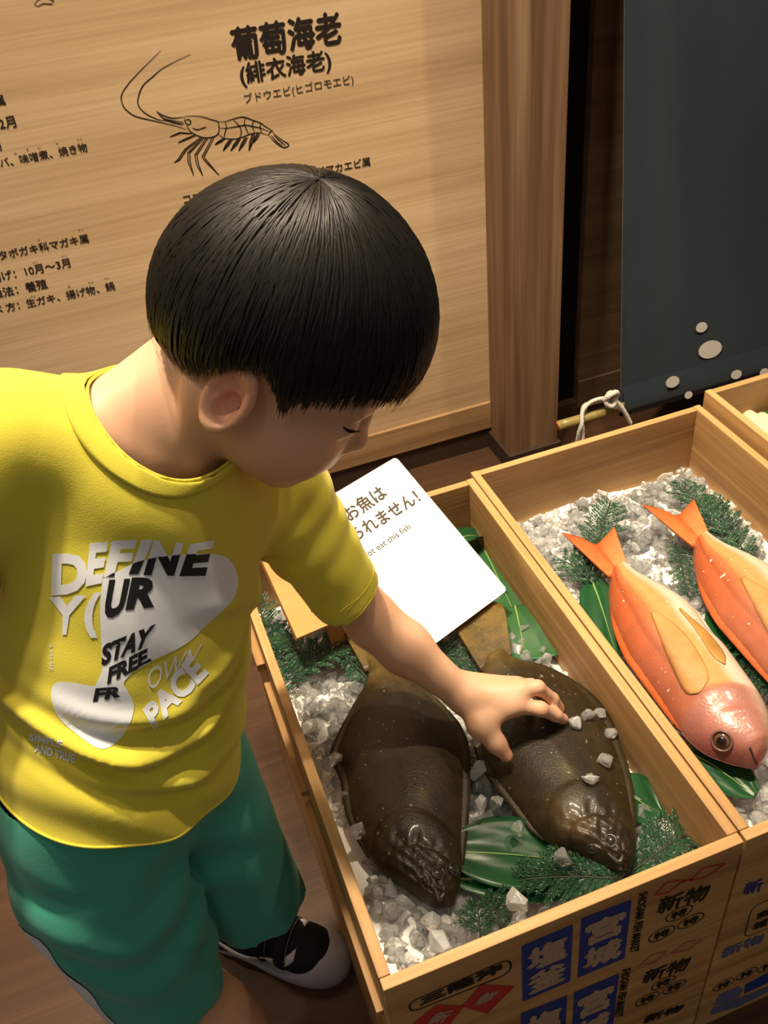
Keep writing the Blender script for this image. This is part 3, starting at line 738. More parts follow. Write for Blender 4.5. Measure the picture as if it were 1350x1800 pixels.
def bream(label, dx=0.0, dy=0.0):
    z0 = .372
    secs = [((1072, 1017), (1102, 996)), ((1068, 1045), (1134, 1022)), ((1071, 1078), (1182, 1047)), ((1080, 1110), (1220, 1074)), ((1100, 1155), (1250, 1116)), ((1124, 1190), (1282, 1150)),
            ((1160, 1242), (1312, 1192)), ((1192, 1287), (1336, 1226)), ((1230, 1321), (1352, 1264)), ((1272, 1340), (1357, 1297)), ((1310, 1350), (1352, 1324)), ((1330, 1353), (1344, 1338))]
    L, R_ = sec3(secs, z0); off = V(dx, dy, 0); L = L + off; R_ = R_ + off
    root = empty('sea_bream', ((L.mean(0) + R_.mean(0)) / 2)[:2].tolist() + [z0]); tag(root, label, 'fish', 'orange sea bream on ice')
    H = .046
    def h(s, t):
        prof = (.22 + .78 * math.sin(math.pi * min(1, .06 + s * .80)) ** .85) * min(1, (1.03 - s) / .16) ** .55
        z = H * prof * max(0, 1 - abs(t) ** 2.2) ** .55
        e1 = .610 + .05 * t * t + .03 * t
        z += .0030 * sm(e1 - .004, e1 + .010, s) * (1 - sm(e1 + .02, e1 + .08, s)) * (1 - t ** 4)
        e2 = .71 + .05 * t
        z += .0016 * sm(e2 - .004, e2 + .008, s) * (1 - sm(e2 + .01, e2 + .05, s)) * (1 - t ** 4) * sm(-.5, 0, t)
        z -= .0035 * math.exp(-((t - .42 + .0) / .02) ** 2) * sm(.93, .97, s)
        z += .0009 * math.exp(-((t + .42 + .05 * math.sin(s * 4)) / .05) ** 2) * (1 - sm(.62, .70, s))
        return z
    def colf(s, t):
        red = V(.46, .105, .036) * (1 - sm(.2, .6, s)) + V(.40, .125, .070) * sm(.2, .6, s)
        mid = V(.60, .30, .11); white = V(.62, .56, .45)
        c = red * (1 - sm(-.55, -.05, t)) + mid * sm(-.55, -.05, t)
        c = c * (1 - sm(.12, .46, t - .12 * (s - .4))) + white * sm(.12, .46, t - .12 * (s - .4))
        c = c * (1 - .35 * math.exp(-((t + .60) / .05) ** 2) * (1 - sm(.5, .7, s)))
        c = c * (1 - .25 * math.exp(-((t + .30 + .10 * s) / .035) ** 2) * (1 - sm(.5, .68, s)))
        head = V(.40, .165, .125) * (1 - sm(.3, .8, t)) + V(.52, .37, .29) * sm(.3, .8, t)
        head = head * (1 - sm(.90, .97, s)) + V(.32, .05, .04) * sm(.90, .97, s)
        head = head * (1 - .6 * sm(.55, .95, -t) * sm(.60, .75, s)) + V(.22, .04, .05) * .6 * sm(.55, .95, -t) * sm(.60, .75, s)
        k = sm(.595, .635, s - .05 * t * t - .03 * t)
        return c * (1 - k) + head * k
    body = loft_fish('body', L, R_, h, .016, colf, 'bream_skin', root, 110, 50, lambda s: .95 + .05 * sm(.6, .8, s))
    P = lambda x, y, dz=0: pz(x, y, z0 + dz) + off
    ocol = lambda i, u: (V(.62, .165, .036) * (1 - .55 * u) + V(.55, .06, .015) * .55 * u) * (1 - .25 * (abs(i - .5) < .08)) + V(.12, .16, .08) * (i > .55) * (1 - u) * .7
    fan_fin('tail_fin', [P(1070, 1016, .004), P(1087, 1008, .006), P(1103, 997, .004)], [P(987, 936, .012), P(1022, 946, .010), P(1047, 957, .008), P(1063, 944, .010), P(1080, 927, .014)], z0, ocol, root, 'fin_skin', 14, 12, .0010, .0026)
    Ls = catmull(L, 90); Rs = catmull(R_, 90); c = (Ls + Rs) / 2
    tp = np.array([.86 + .19 * math.sin(math.pi * min(1, max(0, (k - 10) / 52))) ** .5 for k in range(90)])[:, None]
    fan_fin('dorsal_fin', (c + (Ls - c) * .82 + V(0, 0, .010))[14:62:3], (c + (Ls - c) * tp + V(0, 0, .002))[12:60:3], z0, lambda i, u: V(.62, .13, .03) * (1 - u * .3), root, 'fin_skin', 18, 6, .0010, .0016)
    fan_fin('anal_fin', (c + (Rs - c) * .88 + V(0, 0, .006))[16:38:3], (c + (Rs - c) * 1.05 + V(0, 0, .001))[14:36:3], z0, lambda i, u: V(.74, .66, .52), root, 'fin_skin', 10, 5, .0008, .0014)
    bv = bvh_of(body)
    def hb(x, y):
        # same spot on the moved fish
        q = pz(x, y, z0 + .03) + off; r_ = bv.ray_cast(Vector(q + V(0, 0, .2)), Vector((0, 0, -1)))
        return (np.array(r_[0]), np.array(r_[1])) if r_[0] is not None else (None, None)
    p, n = hb(1270, 1298)
    if p is not None:
        e = dome('eye', p - n * .004, n, .0108, .68, 'bream_iris', root)
        ring_obj('eye_ring', p + n * .0006, n, .0112, .0016, 'eye_ring', e); dome('pupil', p + n * .0024, n, .0055, .45, 'fish_pupil', e)
    pts = [hb(x, y) for x, y in ((1336, 1322), (1326, 1318), (1318, 1312))]
    if all(q[0] is not None for q in pts):
        tube_obj('mouth_line', catmull([q[0] + q[1] * .0003 for q in pts], 10), .0012, 'flounder_eye_ring', root, 6)
    lps = [hb(x, y) for x, y in ((1349, 1300), (1346, 1318), (1341, 1334), (1336, 1346))]
    if all(q[0] is not None for q in lps):
        tube_obj('lip', catmull([q[0] for q in lps], 14), [.0012 + .0016 * math.sin(math.pi * k / 13) for k in range(14)], 'bream_lip', root, 8)
    # pectoral and pelvic fins lying back along the flank, each draped over the body
    def draped(name, A, B_, colf, lift=.0014, n=22, m=10):
        A, B_ = catmull(np.array(A, float), n), catmull(np.array(B_, float), n); vv, cc, ff = [], [], []
        for i in range(n):
            for k in range(m):
                u = k / (m - 1); q_ = A[i] * (1 - u) + B_[i] * u; p_, n_ = hb(*q_)
                if p_ is None: return
                vv.append(p_ + n_ * (lift * math.sin(math.pi * min(1, u * .9 + .08)) ** .5 + (.0004 if k % 2 else 0))); cc.append(colf(i / (n - 1), u))
        for i in range(n - 1):
            for k in range(m - 1): j = i * m + k; ff.append((j, j + 1, j + m + 1, j + m))
        o = mesh_obj(name, vv, orient_out(vv, ff), 'fin_skin', root); set_attr(o, 'tint', np.array(cc), True)
        mm = o.modifiers.new('t', 'SOLIDIFY'); mm.thickness = .0010; mm.offset = 0
    draped('pectoral_fin', [(1228, 1230), (1205, 1222), (1182, 1182), (1160, 1135), (1143, 1086)], [(1230, 1228), (1243, 1204), (1226, 1165), (1196, 1122), (1149, 1082)], lambda i, u: V(.56, .27, .092) * (1 - .22 * (u < .12)) * (1 - .1 * i), .0013)
    draped('pelvic_fin', [(1270, 1182), (1248, 1166), (1217, 1115), (1192, 1080)], [(1272, 1180), (1270, 1156), (1236, 1112), (1194, 1078)], lambda i, u: V(.42, .22, .055), .0016)
    return root, body
br1, br1_body = bream('orange sea bream with its whole head in view, lying along the shared box wall')
d_ = pz(1188, 907, .372) - pz(1047, 957, .372)
br2, br2_body = bream('orange sea bream cut off by the right edge of the photo', d_[0], d_[1])

# ================================================================== LEAVES AND SPRIGS
def broad_leaf(label, p0, p1, width, mat, curl=.004, cut=False, group='green leaves under the fish'):
    """p0, p1: 3D ends of the midrib"""
    p0, p1 = np.asarray(p0), np.asarray(p1); n, m = 26, 12; ax = p1 - p0; Ln = np.linalg.norm(ax); ax = ax / Ln
    side = nrm(np.cross(V(0, 0, 1), ax)); up = np.cross(ax, side)
    root = empty('green_leaf', (p0 + p1) / 2); tag(root, label, 'leaf', group)
    vv = []
    for k in (0, 1):
        for i in range(n + 1):
            u = i / n; w = width / 2 * (math.sin(math.pi * min(1, u * .93 + .05)) ** .62 if not cut else min(1, 1.25 - u * .35))
            for j in range(m + 1):
                t_ = j / m * 2 - 1
                vv.append(p0 + ax * Ln * u + side * w * t_ + up * (curl * t_ * t_ + .003 * math.sin(u * 5) + .0012 * math.sin(t_ * 9 + u * 7) - k * .0007))
    ff = []; N = (n + 1) * (m + 1)
    for i in range(n):
        for j in range(m):
            a = i * (m + 1) + j; ff.append((a, a + m + 1, a + m + 2, a + 1)); ff.append((N + a, N + a + 1, N + a + m + 2, N + a + m + 1))
    for i in range(n):
        for j in (0, m): a = i * (m + 1) + j; ff.append((a, a + m + 1, N + a + m + 1, N + a))
    for j in range(m):
        for i in (0, n): a = i * (m + 1) + j; ff.append((a, a + 1, N + a + 1, N + a))
    mesh_obj('blade', vv, orient_out(vv, ff), mat, root)
    mid = [p0 + ax * Ln * u + up * (.003 * math.sin(u * 5) + .0004) for u in np.linspace(0, 1, 16)]
    tube_obj('midrib', mid, [.0016 * (1.05 - u) for u in np.linspace(0, 1, 16)], 'leaf_rib', root, 6)
    return root
zl = .376
broad_leaf('broad dark green leaf with pale midrib between the two flatfish heads', pz(790, 1500, .384), pz(1005, 1508, .366), .085, 'leaf_green', .006)
broad_leaf('dark green leaf lower edge showing along the front wall under cedar', pz(800, 1545, .378), pz(1020, 1556, .360), .05, 'leaf_green', .003)
broad_leaf('green leaf with pale midrib beside the right flatfish cheek', pz(1070, 1385, .362), pz(1165, 1428, .350), .062, 'leaf_green', .004)
broad_leaf('long green leaf running along the wall beside the sign', pz(835, 935, .345), pz(935, 1140, .350), .085, 'leaf_mid', .003, True)
broad_leaf('cut green leaf lying under the right flatfish tail', pz(905, 1065, .353), pz(925, 1158, .352), .095, 'leaf_mid', .003, True)
broad_leaf('small dark folded leaf tip above the sign edge', pz(800, 952, .385), pz(850, 936, .360), .035, 'leaf_green', .006)
broad_leaf('dark green leaf under the tail of the nearer sea bream', pz(1040, 1020, .352), pz(1085, 1150, .352), .060, 'leaf_green', .004)
broad_leaf('dark green leaf with pale midrib under the sea bream snout', pz(1215, 1325, .350), pz(1330, 1396, .352), .058, 'leaf_green', .004)
broad_leaf('dark leaf tucked between the two sea bream', pz(1250, 1075, .350), pz(1330, 1165, .352), .055, 'leaf_green', .004)

def cedar_sprig(label, base, tip, width, seed, dens=1.0, lift=.004, mat='cedar', thick=.0011):
    r = np.random.default_rng(seed); base, tip = np.asarray(base, float), np.asarray(tip, float)
    Ln = np.linalg.norm(tip - base); ax = (tip - base) / Ln; side = nrm(np.cross(V(0, 0, 1), ax)); up = np.cross(ax, side)
    root = empty('cedar_sprig', (base + tip) / 2); tag(root, label, 'sprig', 'cedar sprigs among the ice')
    vv, ff = [], []
    def spike(a, d, l, w):
        d = nrm(d); s = nrm(cross3(d, up + r.normal(size=3) * .25)); b = cross3(s, d); k = len(vv); m_ = a + d * l * .45
        vv.extend([a, m_ + s * w, m_ + b * w * .6, m_ - s * w, m_ - b * w * .6, a + d * l])
        ff.extend([(k, k + 1, k + 2), (k, k + 2, k + 3), (k, k + 3, k + 4), (k, k + 4, k + 1), (k + 5, k + 2, k + 1), (k + 5, k + 3, k + 2), (k + 5, k + 4, k + 3), (k + 5, k + 1, k + 4)])
    stems = [[base + ax * Ln * u + up * (lift * math.sin(u * 3)) for u in np.linspace(0, 1, 12)]]
    nb = max(8, int(Ln / .0052 * dens))
    for k in range(nb):
        u = (k + .5) / nb; sd = 1 if k % 2 else -1; p = base + ax * Ln * u + up * (lift * math.sin(u * 3))
        bl = width / 2 * (1 - .72 * abs(u - .38) ** 1.1) * r.uniform(.7, 1.1) * (1 if u < .9 else .6)
        d = nrm(ax * r.uniform(.55, .9) + side * sd + up * r.uniform(-.1, .38)); stems.append([p, p + d * bl * .95])
        ns_ = max(3, int(bl / .0030))
        for q in range(ns_):
            v_ = (q + .6) / ns_; pp = p + d * bl * v_ + up * .002 * math.sin(v_ * 3)
            for s2 in (-1, 1):
                dd = nrm(d * .9 + cross3(up, d) * s2 * .75 + up * r.uniform(-.25, .45))
                ll = .0085 * (1 - .45 * v_) * r.uniform(.75, 1.25)
                spike(pp, dd, ll, thick)
                if r.random() < .45: spike(pp + dd * ll * .5, nrm(dd + d * .5 + r.normal(size=3) * .25), ll * .6, thick * .9)
        spike(p + d * bl * .95, d, .007, thick)
    spike(tip, ax, .008, thick * 1.2)
    Bx = B1 if base[0] < B1[1] else B2
    def inside_box(P):
        P = np.array(P, float); P[:, 0] = np.clip(P[:, 0], Bx[0] + BT + .001, Bx[1] - BT - .001); P[:, 1] = np.clip(P[:, 1], Bx[2] + BT + .001, Bx[3] - BT - .001); return P
    mesh_obj('needles', inside_box(vv), ff, mat, root, False)
    sv, sf = [], []
    for i, P in enumerate(stems):
        v, f = tube(P, .0012 if i == 0 else .0007, 5); sf += [tuple(a + len(sv) for a in q) for q in f]; sv += v
    mesh_obj('stem', inside_box(sv), sf, 'cedar_stem', root); return root
S = cedar_sprig
S('cedar sprig along the left wall behind the flatfish tail', pz(490, 1235, .372), pz(455, 1055, .366), .075, 11, 1.2)
S('cedar sprig lying across the ice below the orange wood stand', pz(500, 1195, .374), pz(632, 1118, .376), .070, 12, 1.3)
S('dense cedar sprig at the left wall below the wood stand', pz(545, 1160, .374), pz(470, 1110, .372), .07, 13, 1.2)
S('short cedar sprig beside the left flatfish tail', pz(600, 1150, .374), pz(648, 1195, .378), .045, 14, 1.0)
S('cedar sprig half hidden between wrist and right flatfish tail', pz(740, 1150, .366), pz(848, 1170, .364), .07, 15, 1.2)
S('wide cedar sprig spread in front of the right flatfish snout', pz(1090, 1545, .372), pz(912, 1548, .376), .075, 16, 1.5, .006)
S('cedar sprig in the right front corner of the flatfish box', pz(1095, 1545, .364), pz(1205, 1470, .362), .085, 17, 1.5, .006)
S('small upright cedar sprig by the left flatfish snout', pz(845, 1650, .376), pz(838, 1590, .384), .042, 18, .9)
S('small dark cedar sprig behind the frosted ice lump', pz(880, 1640, .374), pz(866, 1572, .382), .038, 19, .9)
S('feathery cedar sprig behind the nearer sea bream tail', pz(1030, 1035, .350), pz(1072, 885, .362), .085, 20, 1.1, .008)
S('cedar sprig fanning left of the nearer sea bream tail', pz(1045, 1030, .352), pz(985, 985, .356), .070, 21, 1.0, .008)
S('thick cedar sprig behind the right sea bream tail', pz(1290, 985, .352), pz(1195, 850, .362), .085, 22, 1.2, .008)
S('cedar sprig by the right wall above the second sea bream', pz(1320, 985, .352), pz(1230, 880, .358), .075, 23, 1.2, .008)
S('cedar sprig hanging below the right sea bream tail', pz(1188, 955, .354), pz(1208, 1050, .350), .045, 24, 1.1, .006)
S('dark cedar sprig between the two sea bream bodies', pz(1290, 1110, .350), pz(1350, 1210, .354), .07, 25, 1.2, .006)

# ================================================================== LOOSE ICE
FISH_BVH = [bvh_of(fl1_body), bvh_of(fl2_body)]
def ice_lump(label, x, y, z, r, seed, mat, sq=(1, .85, .75)):
    v, f = hull_proto(15, 200 + seed, sq); g = np.random.default_rng(seed); c = pz(x, y, z)
    for bv_ in FISH_BVH:
        p_, n_ = hit(bv_, x, y)
        if p_ is not None: c = p_ + V(0, 0, r * .45)
    P = (v * r) @ rand_rot(g).T; P[:, 2] -= 0
    bm = bmesh.new(); bv = [bm.verts.new(p) for p in P]
    for q in f: bm.faces.new([bv[i] for i in q])
    bmesh.ops.bevel(bm, geom=bm.edges[:], offset=r * .07, segments=2, affect='EDGES', profile=.6, clamp_overlap=True)
    o = bm_obj('ice_lump', bm, mat, None, True, c); return tag(o, label, 'ice', 'loose lumps of ice on the fish')
LUMPS = [('clear ice lump nearest the boy\'s fingertips', 1012, 1275, .422, .0125, 'ice_frosted'), ('clear sparkling ice lump right of the fingertips', 1032, 1262, .425, .0115, 'ice_clear'),
         ('clear ice lump highest by the box wall beyond the fingers', 1055, 1257, .420, .0105, 'ice_clear'), ('small clear ice lump below the wall-side pair', 1073, 1294, .414, .0110, 'ice_clear'),
         ('large clear ice lump on the right flatfish shoulder', 1063, 1343, .412, .0135, 'ice_clear'), ('frosted round ice lump just above the right flatfish gill', 1036, 1373, .414, .0125, 'ice_frosted'),
         ('clear ice lump wedged under the thumb', 837, 1300, .398, .0130, 'ice_clear'), ('dim frosted ice between the two flatfish below the thumb', 838, 1356, .385, .0160, 'ice_frosted'),
         ('frosted ice lump at the left flatfish edge above the leaf', 845, 1414, .402, .0140, 'ice_frosted'), ('clear ice lump beside the frosted one above the leaf', 872, 1413, .395, .0120, 'ice_clear'),
         ('clear round ice lump on the broad leaf', 912, 1457, .394, .0125, 'ice_clear'), ('clear square ice cube on the cedar by the right snout', 987, 1506, .394, .0150, 'ice_clear'),
         ('large frosted ice lump at the front wall beside the leaf', 911, 1589, .405, .0185, 'ice_frosted'), ('pale frosted ice lump in the front corner', 772, 1655, .395, .0170, 'ice_frosted'),
         ('rounded clear ice lump below the left flatfish snout', 757, 1622, .398, .0150, 'ice_clear'), ('clear ice lump on cedar next to the left flatfish tail', 600, 1116, .388, .0135, 'ice_clear'),
         ('clear ice lump beside the left flatfish widest point', 590, 1335, .398, .0130, 'ice_clear'), ('upright clear ice lump left of the left flatfish belly', 628, 1462, .398, .0140, 'ice_clear'),
         ('bright wet ice lump at the wall by the right flatfish back', 960, 1160, .356, .0130, 'ice_clear')]
for i, (lb, x, y, z, r, m) in enumerate(LUMPS): ice_lump(lb, x, y, z, r, i, m)

# ================================================================== SIGN AND ITS STAND
bR = pz(892, 1037, .400); cL = pz(760, 1135, .400); e_ = nrm(cL - bR)
rA = ray(696, 803); tT = ((bR - CAM) @ e_) / (rA @ e_); TR_ = CAM + rA * tT
up_s = nrm(TR_ - bR); Hs = np.linalg.norm(TR_ - bR); Wd = .172; NS = nrm(np.cross(up_s, e_)); NS = NS if NS[2] > 0 else -NS
def on_sign(x, y): d = ray(x, y); return CAM + d * (((bR - CAM) @ NS) / (d @ NS))
sign = empty('notice_sign', (bR + e_ * Wd / 2)); tag(sign, 'white plastic notice telling visitors not to eat the fish', 'sign')
loop = round_rect([bR + e_ * Wd, bR, bR + up_s * Hs, bR + up_s * Hs + e_ * Wd], 6, .04); m_ = len(loop)
vv = [p for p in loop] + [p - NS * .003 for p in loop]
ff = [tuple(range(m_)), tuple(range(2 * m_ - 1, m_ - 1, -1))] + [(i, i + m_, (i + 1) % m_ + m_, (i + 1) % m_) for i in range(m_)]
mesh_obj('plate', vv, orient_out(vv, ff), 'sign_white', sign, False)
def sign_line(s, a, b, mat, bold, squash=1.0):
    A, B_ = on_sign(*a), on_sign(*b); _, _, asp = glyphs(s, bold); L_ = np.linalg.norm(B_ - A); u = nrm(up_s - nrm(B_ - A) * (up_s @ nrm(B_ - A))); h_ = L_ / asp * squash
    text_quad(s, [A, B_, B_ + u * h_, A + u * h_], mat, sign, NS, bold, .0005)
sign_line('このお魚は', (569, 951), (684, 873), 'sign_text', .020)
sign_line('食べられません！', (577, 985), (742, 881), 'sign_text', .020)
sign_line('Do not eat this fish', (622, 997), (723, 929), 'sign_text_grey', .0, .95)
sign_line('r', (748, 1128), (758, 1121), 'sign_text_grey', .0, .9)
o0 = bR - NS * .014
def on_stand(x, y): d = ray(x, y); return CAM + d * (((o0 - CAM) @ NS) / (d @ NS))
s0, s1, s2 = on_stand(522, 1122), on_stand(485, 1040), on_stand(585, 1095)
ex = nrm(s2 - s0); ey = nrm(np.cross(NS, ex)); ey = ey if ey @ (s1 - s0) > 0 else -ey
st = empty('sign_stand', s0); tag(st, 'orange wooden board propped under the white notice', 'stand')
ex_l, ey_l = .17, .13
c4 = [s0, s0 + ex * ex_l, s0 + ex * ex_l + ey * ey_l + nrm(s1 - s0) * 0, s0 + nrm(s1 - s0) * ey_l]
vv = c4 + [p - NS * .009 for p in c4]
ff = [(0, 1, 2, 3), (7, 6, 5, 4)] + [(i, i + 4, (i + 1) % 4 + 4, (i + 1) % 4) for i in range(4)]
mesh_obj('board', vv, orient_out(vv, ff), 'stand_wood', st, False)
fl_ = s0 + ex * .05 + ey * .02
box_obj('foot', (fl_[0], fl_[1], .345), (fl_[0] + .03, fl_[1] + .02, fl_[2] - .02), 'stand_wood', st, .001)

# ================================================================== PALE SEAFOOD IN THE RIGHT BOX
def squid(label, pts, r):
    C_ = catmull(pts, 24); rr = [r * (.35 + .65 * math.sin(math.pi * min(1, .12 + .80 * k / 23)) ** .7) for k in range(24)]
    root = empty('pale_seafood', C_[12]); tag(root, label, 'seafood', 'pale seafood in the right box')
    v, f = tube(C_, rr, 16); mesh_obj('body', v, f, 'squid_flesh', root)
    d = nrm(C_[-1] - C_[-2]); s = nrm(np.cross(d, V(0, 0, 1)))
    for k in (-1, 1):
        fan_fin('fin', [C_[17] + s * k * r * .5, C_[20] + s * k * r * .4, C_[22] + s * k * r * .2], [C_[17] + s * k * r * 1.5, C_[21] + s * k * r * 1.3, C_[23] + d * .006], 0, lambda i, u: V(.66, .62, .42), root, 'fin_skin', 6, 5, .0005, .0015)
    return root
def s3(x, y, z=.395): return tuple(pz(x, y, z))
squid('pale cream seafood lying nearest the wall of the right box', [s3(1314, 730), s3(1324, 744), s3(1336, 760), s3(1348, 774)], .016)
squid('pale cream seafood farthest right in the right box', [s3(1336, 735), s3(1350, 752), s3(1366, 770), s3(1380, 784)], .018)
squid('pale cream seafood lying lowest in the right box', [s3(1330, 768, .385), s3(1345, 784, .385), s3(1360, 800, .385), s3(1372, 812, .385)], .016)
broad_leaf('dark green leaf behind the pale seafood in the right box', pz(1318, 724, .39), pz(1400, 716, .39), .05, 'leaf_green', .004)
# ================================================================== SMOOTH SURFACES (signed distance, surface nets)
class Blob:
    def __init__(self): self.ops = []
    def cone(self, a, b, ra, rb, k=.02, op='u'):
        a, b = np.asarray(a, float), np.asarray(b, float); ba = b - a; l2 = ba @ ba + 1e-12
        def f(P):
            t_ = np.clip((P - a) @ ba / l2, 0, 1); return np.linalg.norm(P - a - t_[:, None] * ba, axis=1) - (ra + (rb - ra) * t_)
        self.ops.append((f, k, op)); return self
    def chain(self, pts, rads, k=.02):
        for i in range(len(pts) - 1): self.cone(pts[i], pts[i + 1], rads[i], rads[i + 1], k)
        return self
    def ell(self, c, axes, r, k=.02, op='u'):
        c, M, r = np.asarray(c, float), np.asarray(axes, float), np.asarray(r, float)
        def f(P):
            q = (P - c) @ M.T; k0 = np.linalg.norm(q / r, axis=1); k1 = np.linalg.norm(q / (r * r), axis=1) + 1e-9
            return k0 * (k0 - 1) / k1
        self.ops.append((f, k, op)); return self
    def ring(self, c, axes, R_, r, k=.004, sx=1.0, sy=1.0, op='u'):
        """elliptic torus: axes rows are the ring's two in-plane axes and its normal"""
        c, M = np.asarray(c, float), np.asarray(axes, float)
        def f(P):
            q = (P - c) @ M.T; rho = np.sqrt((q[:, 0] / sx) ** 2 + (q[:, 1] / sy) ** 2) + 1e-9
            return np.sqrt(((rho - R_) * np.minimum(sx, sy)) ** 2 + q[:, 2] ** 2) - r
        self.ops.append((f, k, op)); return self
    def cutcone(self, a, b, ra, rb, cut_p, cut_n, k=.02):
        """cone ended flat by a plane"""
        a, b = np.asarray(a, float), np.asarray(b, float); ba = b - a; l2 = ba @ ba; cp_, cn = np.asarray(cut_p, float), nrm(cut_n)
        def f(P):
            t_ = np.clip((P - a) @ ba / l2, 0, 1); d = np.linalg.norm(P - a - t_[:, None] * ba, axis=1) - (ra + (rb - ra) * t_)
            return np.maximum(d, (P - cp_) @ cn)
        self.ops.append((f, k, 'u')); return self
    def fn(self, fnc): self.ops.append((fnc, 0, 'd')); return self
    def eval(self, P, ops):
        d = np.full(len(P), 1.0)
        for f, k, op in ops:
            if op == 'u':
                e = f(P); h_ = np.maximum(k - np.abs(d - e), 0) / max(k, 1e-9); d = np.minimum(d, e) - h_ * h_ * k * .25
            elif op == 's':
                e = -f(P); h_ = np.maximum(k - np.abs(d - e), 0) / max(k, 1e-9); d = np.maximum(d, e) + h_ * h_ * k * .25
            else: d = d + f(P)
        return d
    def mesh(self, lo, hi, h, nb=24):
        lo = np.asarray(lo, float); dims = np.ceil((np.asarray(hi) - lo) / h / nb).astype(int)
        half = nb * h / 2; diag = half * math.sqrt(3)
        big = (dims * nb + 4).astype(np.int64); ids, pos, quads = [], [], []
        ii = np.stack(np.meshgrid(*[np.arange(k) for k in dims], indexing='ij'), -1).reshape(-1, 3); CT = lo + (ii * nb + nb / 2) * h
        near = [np.ones(len(ii), bool) if o[2] == 'd' else o[0](CT) < diag * 1.25 + o[1] * 1.5 + .008 for o in self.ops]
        g = np.arange(-1, nb + 1); GX = np.stack(np.meshgrid(g, g, g, indexing='ij'), -1)
        for bn in range(len(ii)):
            i0 = ii[bn] * nb; ctr = CT[bn:bn + 1]
            ops = [o for o, m_ in zip(self.ops, near) if m_[bn]]
            if not any(o[2] == 'u' for o in ops): continue
            if abs(self.eval(ctr, ops)[0]) > diag * 1.9 + .02: continue
            idx = GX + i0; n1 = nb + 2
            D = self.eval(lo + idx.reshape(-1, 3) * h, ops).reshape(n1, n1, n1); S_ = D < 0
            if S_.all() or not S_.any(): continue
            m = nb + 1
            acc = np.zeros((m, m, m, 3)); cnt = np.zeros((m, m, m))
            sl = lambda o: tuple(slice(o[k], o[k] + m) for k in range(3))
            for ax in range(3):
                oth = [k for k in range(3) if k != ax]
                for u in (0, 1):
                    for v in (0, 1):
                        a = [0, 0, 0]; a[oth[0]] = u; a[oth[1]] = v; b = list(a); b[ax] = 1
                        da, db = D[sl(a)], D[sl(b)]; cr = (da < 0) != (db < 0)
                        t_ = np.where(cr, da / np.where(cr, da - db, 1), 0); off = np.zeros((m, m, m, 3)); off[..., ax] = t_
                        for k in range(3):
                            if k != ax: off[..., k] = a[k]
                        acc += off * cr[..., None]; cnt += cr
            act = cnt > 0; ci = np.argwhere(act); w = ci + i0 - 1 + 1
            lin = (w[:, 0] * big[1] + w[:, 1]) * big[2] + w[:, 2]
            ids.append(lin); pos.append(lo + (ci - 1 + i0 + acc[act] / cnt[act][:, None]) * h)
            for ax in range(3):
                o1, o2 = (ax + 1) % 3, (ax + 2) % 3
                a = S_[1:nb + 1, 1:nb + 1, 1:nb + 1]
                s2 = [slice(1, nb + 1)] * 3; s2[ax] = slice(2, nb + 2); b = S_[tuple(s2)]
                e = np.argwhere(a != b); sgn = a[a != b]
                if not len(e): continue
                c0 = e + i0 + 1
                L_ = lambda q: (q[:, 0] * big[1] + q[:, 1]) * big[2] + q[:, 2]
                d1 = np.zeros(3, int); d1[o1] = 1; d2 = np.zeros(3, int); d2[o2] = 1
                Q = np.stack([L_(c0 - d1 - d2), L_(c0 - d2), L_(c0), L_(c0 - d1)], 1)
                Q[~sgn] = Q[~sgn][:, ::-1]; quads.append(Q)
        ids = np.concatenate(ids); pos = np.concatenate(pos); quads = np.concatenate(quads)
        u, first = np.unique(ids, return_index=True); vtx = pos[first]
        qi = np.searchsorted(u, quads); ok = (u[np.clip(qi, 0, len(u) - 1)] == quads).all(1)
        return vtx, qi[ok]
def fast_obj(name, v, q, mat, parent):
    me = bpy.data.meshes.new(name); me.vertices.add(len(v)); me.vertices.foreach_set('co', v.astype(np.float32).ravel())
    me.loops.add(q.size); me.loops.foreach_set('vertex_index', q.astype(np.int32).ravel())
    me.polygons.add(len(q)); me.polygons.foreach_set('loop_start', np.arange(0, q.size, 4, dtype=np.int32))
    me.update(calc_edges=True); me.validate(); me.polygons.foreach_set('use_smooth', [True] * len(me.polygons))
    me.materials.append(MATS[mat]); o = bpy.data.objects.new(name, me); COL.objects.link(o)
    if parent is not None: abs_parent(o, parent)
    return o
def relax(v, q, it=2, lam=.5):
    n = len(v); e = np.concatenate([q[:, [0, 1]], q[:, [1, 2]], q[:, [2, 3]], q[:, [3, 0]]])
    deg = np.bincount(e.ravel(), minlength=n)[:, None].astype(float)
    for _ in range(it):
        s = np.zeros_like(v); np.add.at(s, e[:, 0], v[e[:, 1]]); np.add.at(s, e[:, 1], v[e[:, 0]])
        v = v + lam * (s / np.maximum(deg, 1) - v)
    return v

# ================================================================== THE BOY
HC = V(.120, .634, .954); HF = V(.644, -.403, -.651); HF = nrm(HF); HL = V(.503, .864, -.036); HL = nrm(HL - HF * (HL @ HF)); HU = np.cross(HF, HL)
def hd(f, l, u): return HC + HF * f + HL * l + HU * u
HM = np.array([HF, HL, HU])
boy = empty('person', (-.06, .62, 0)); tag(boy, 'boy in yellow T-shirt and green shorts leaning over to touch a fish', 'person')

NB = V(-.002, .670, .876); NT = hd(-.024, 0, -.070)
SHL = V(.092, .742, .742); SHR = V(-.105, .653, .912)
WR = V(.243, .640, .458); EL = pd(655, 1092, 1.035)
HIPL = V(-.068, .630, .50); HIPR = V(-.160, .565, .50)
KNL = V(-.042, .632, .285); ANL = V(-.088, .712, .085); KNR = V(-.146, .530, .315); ANR = V(-.080, .480, .085)
TF = nrm(V(.40, -.90, .05))                    # the way the chest faces

b = Blob()
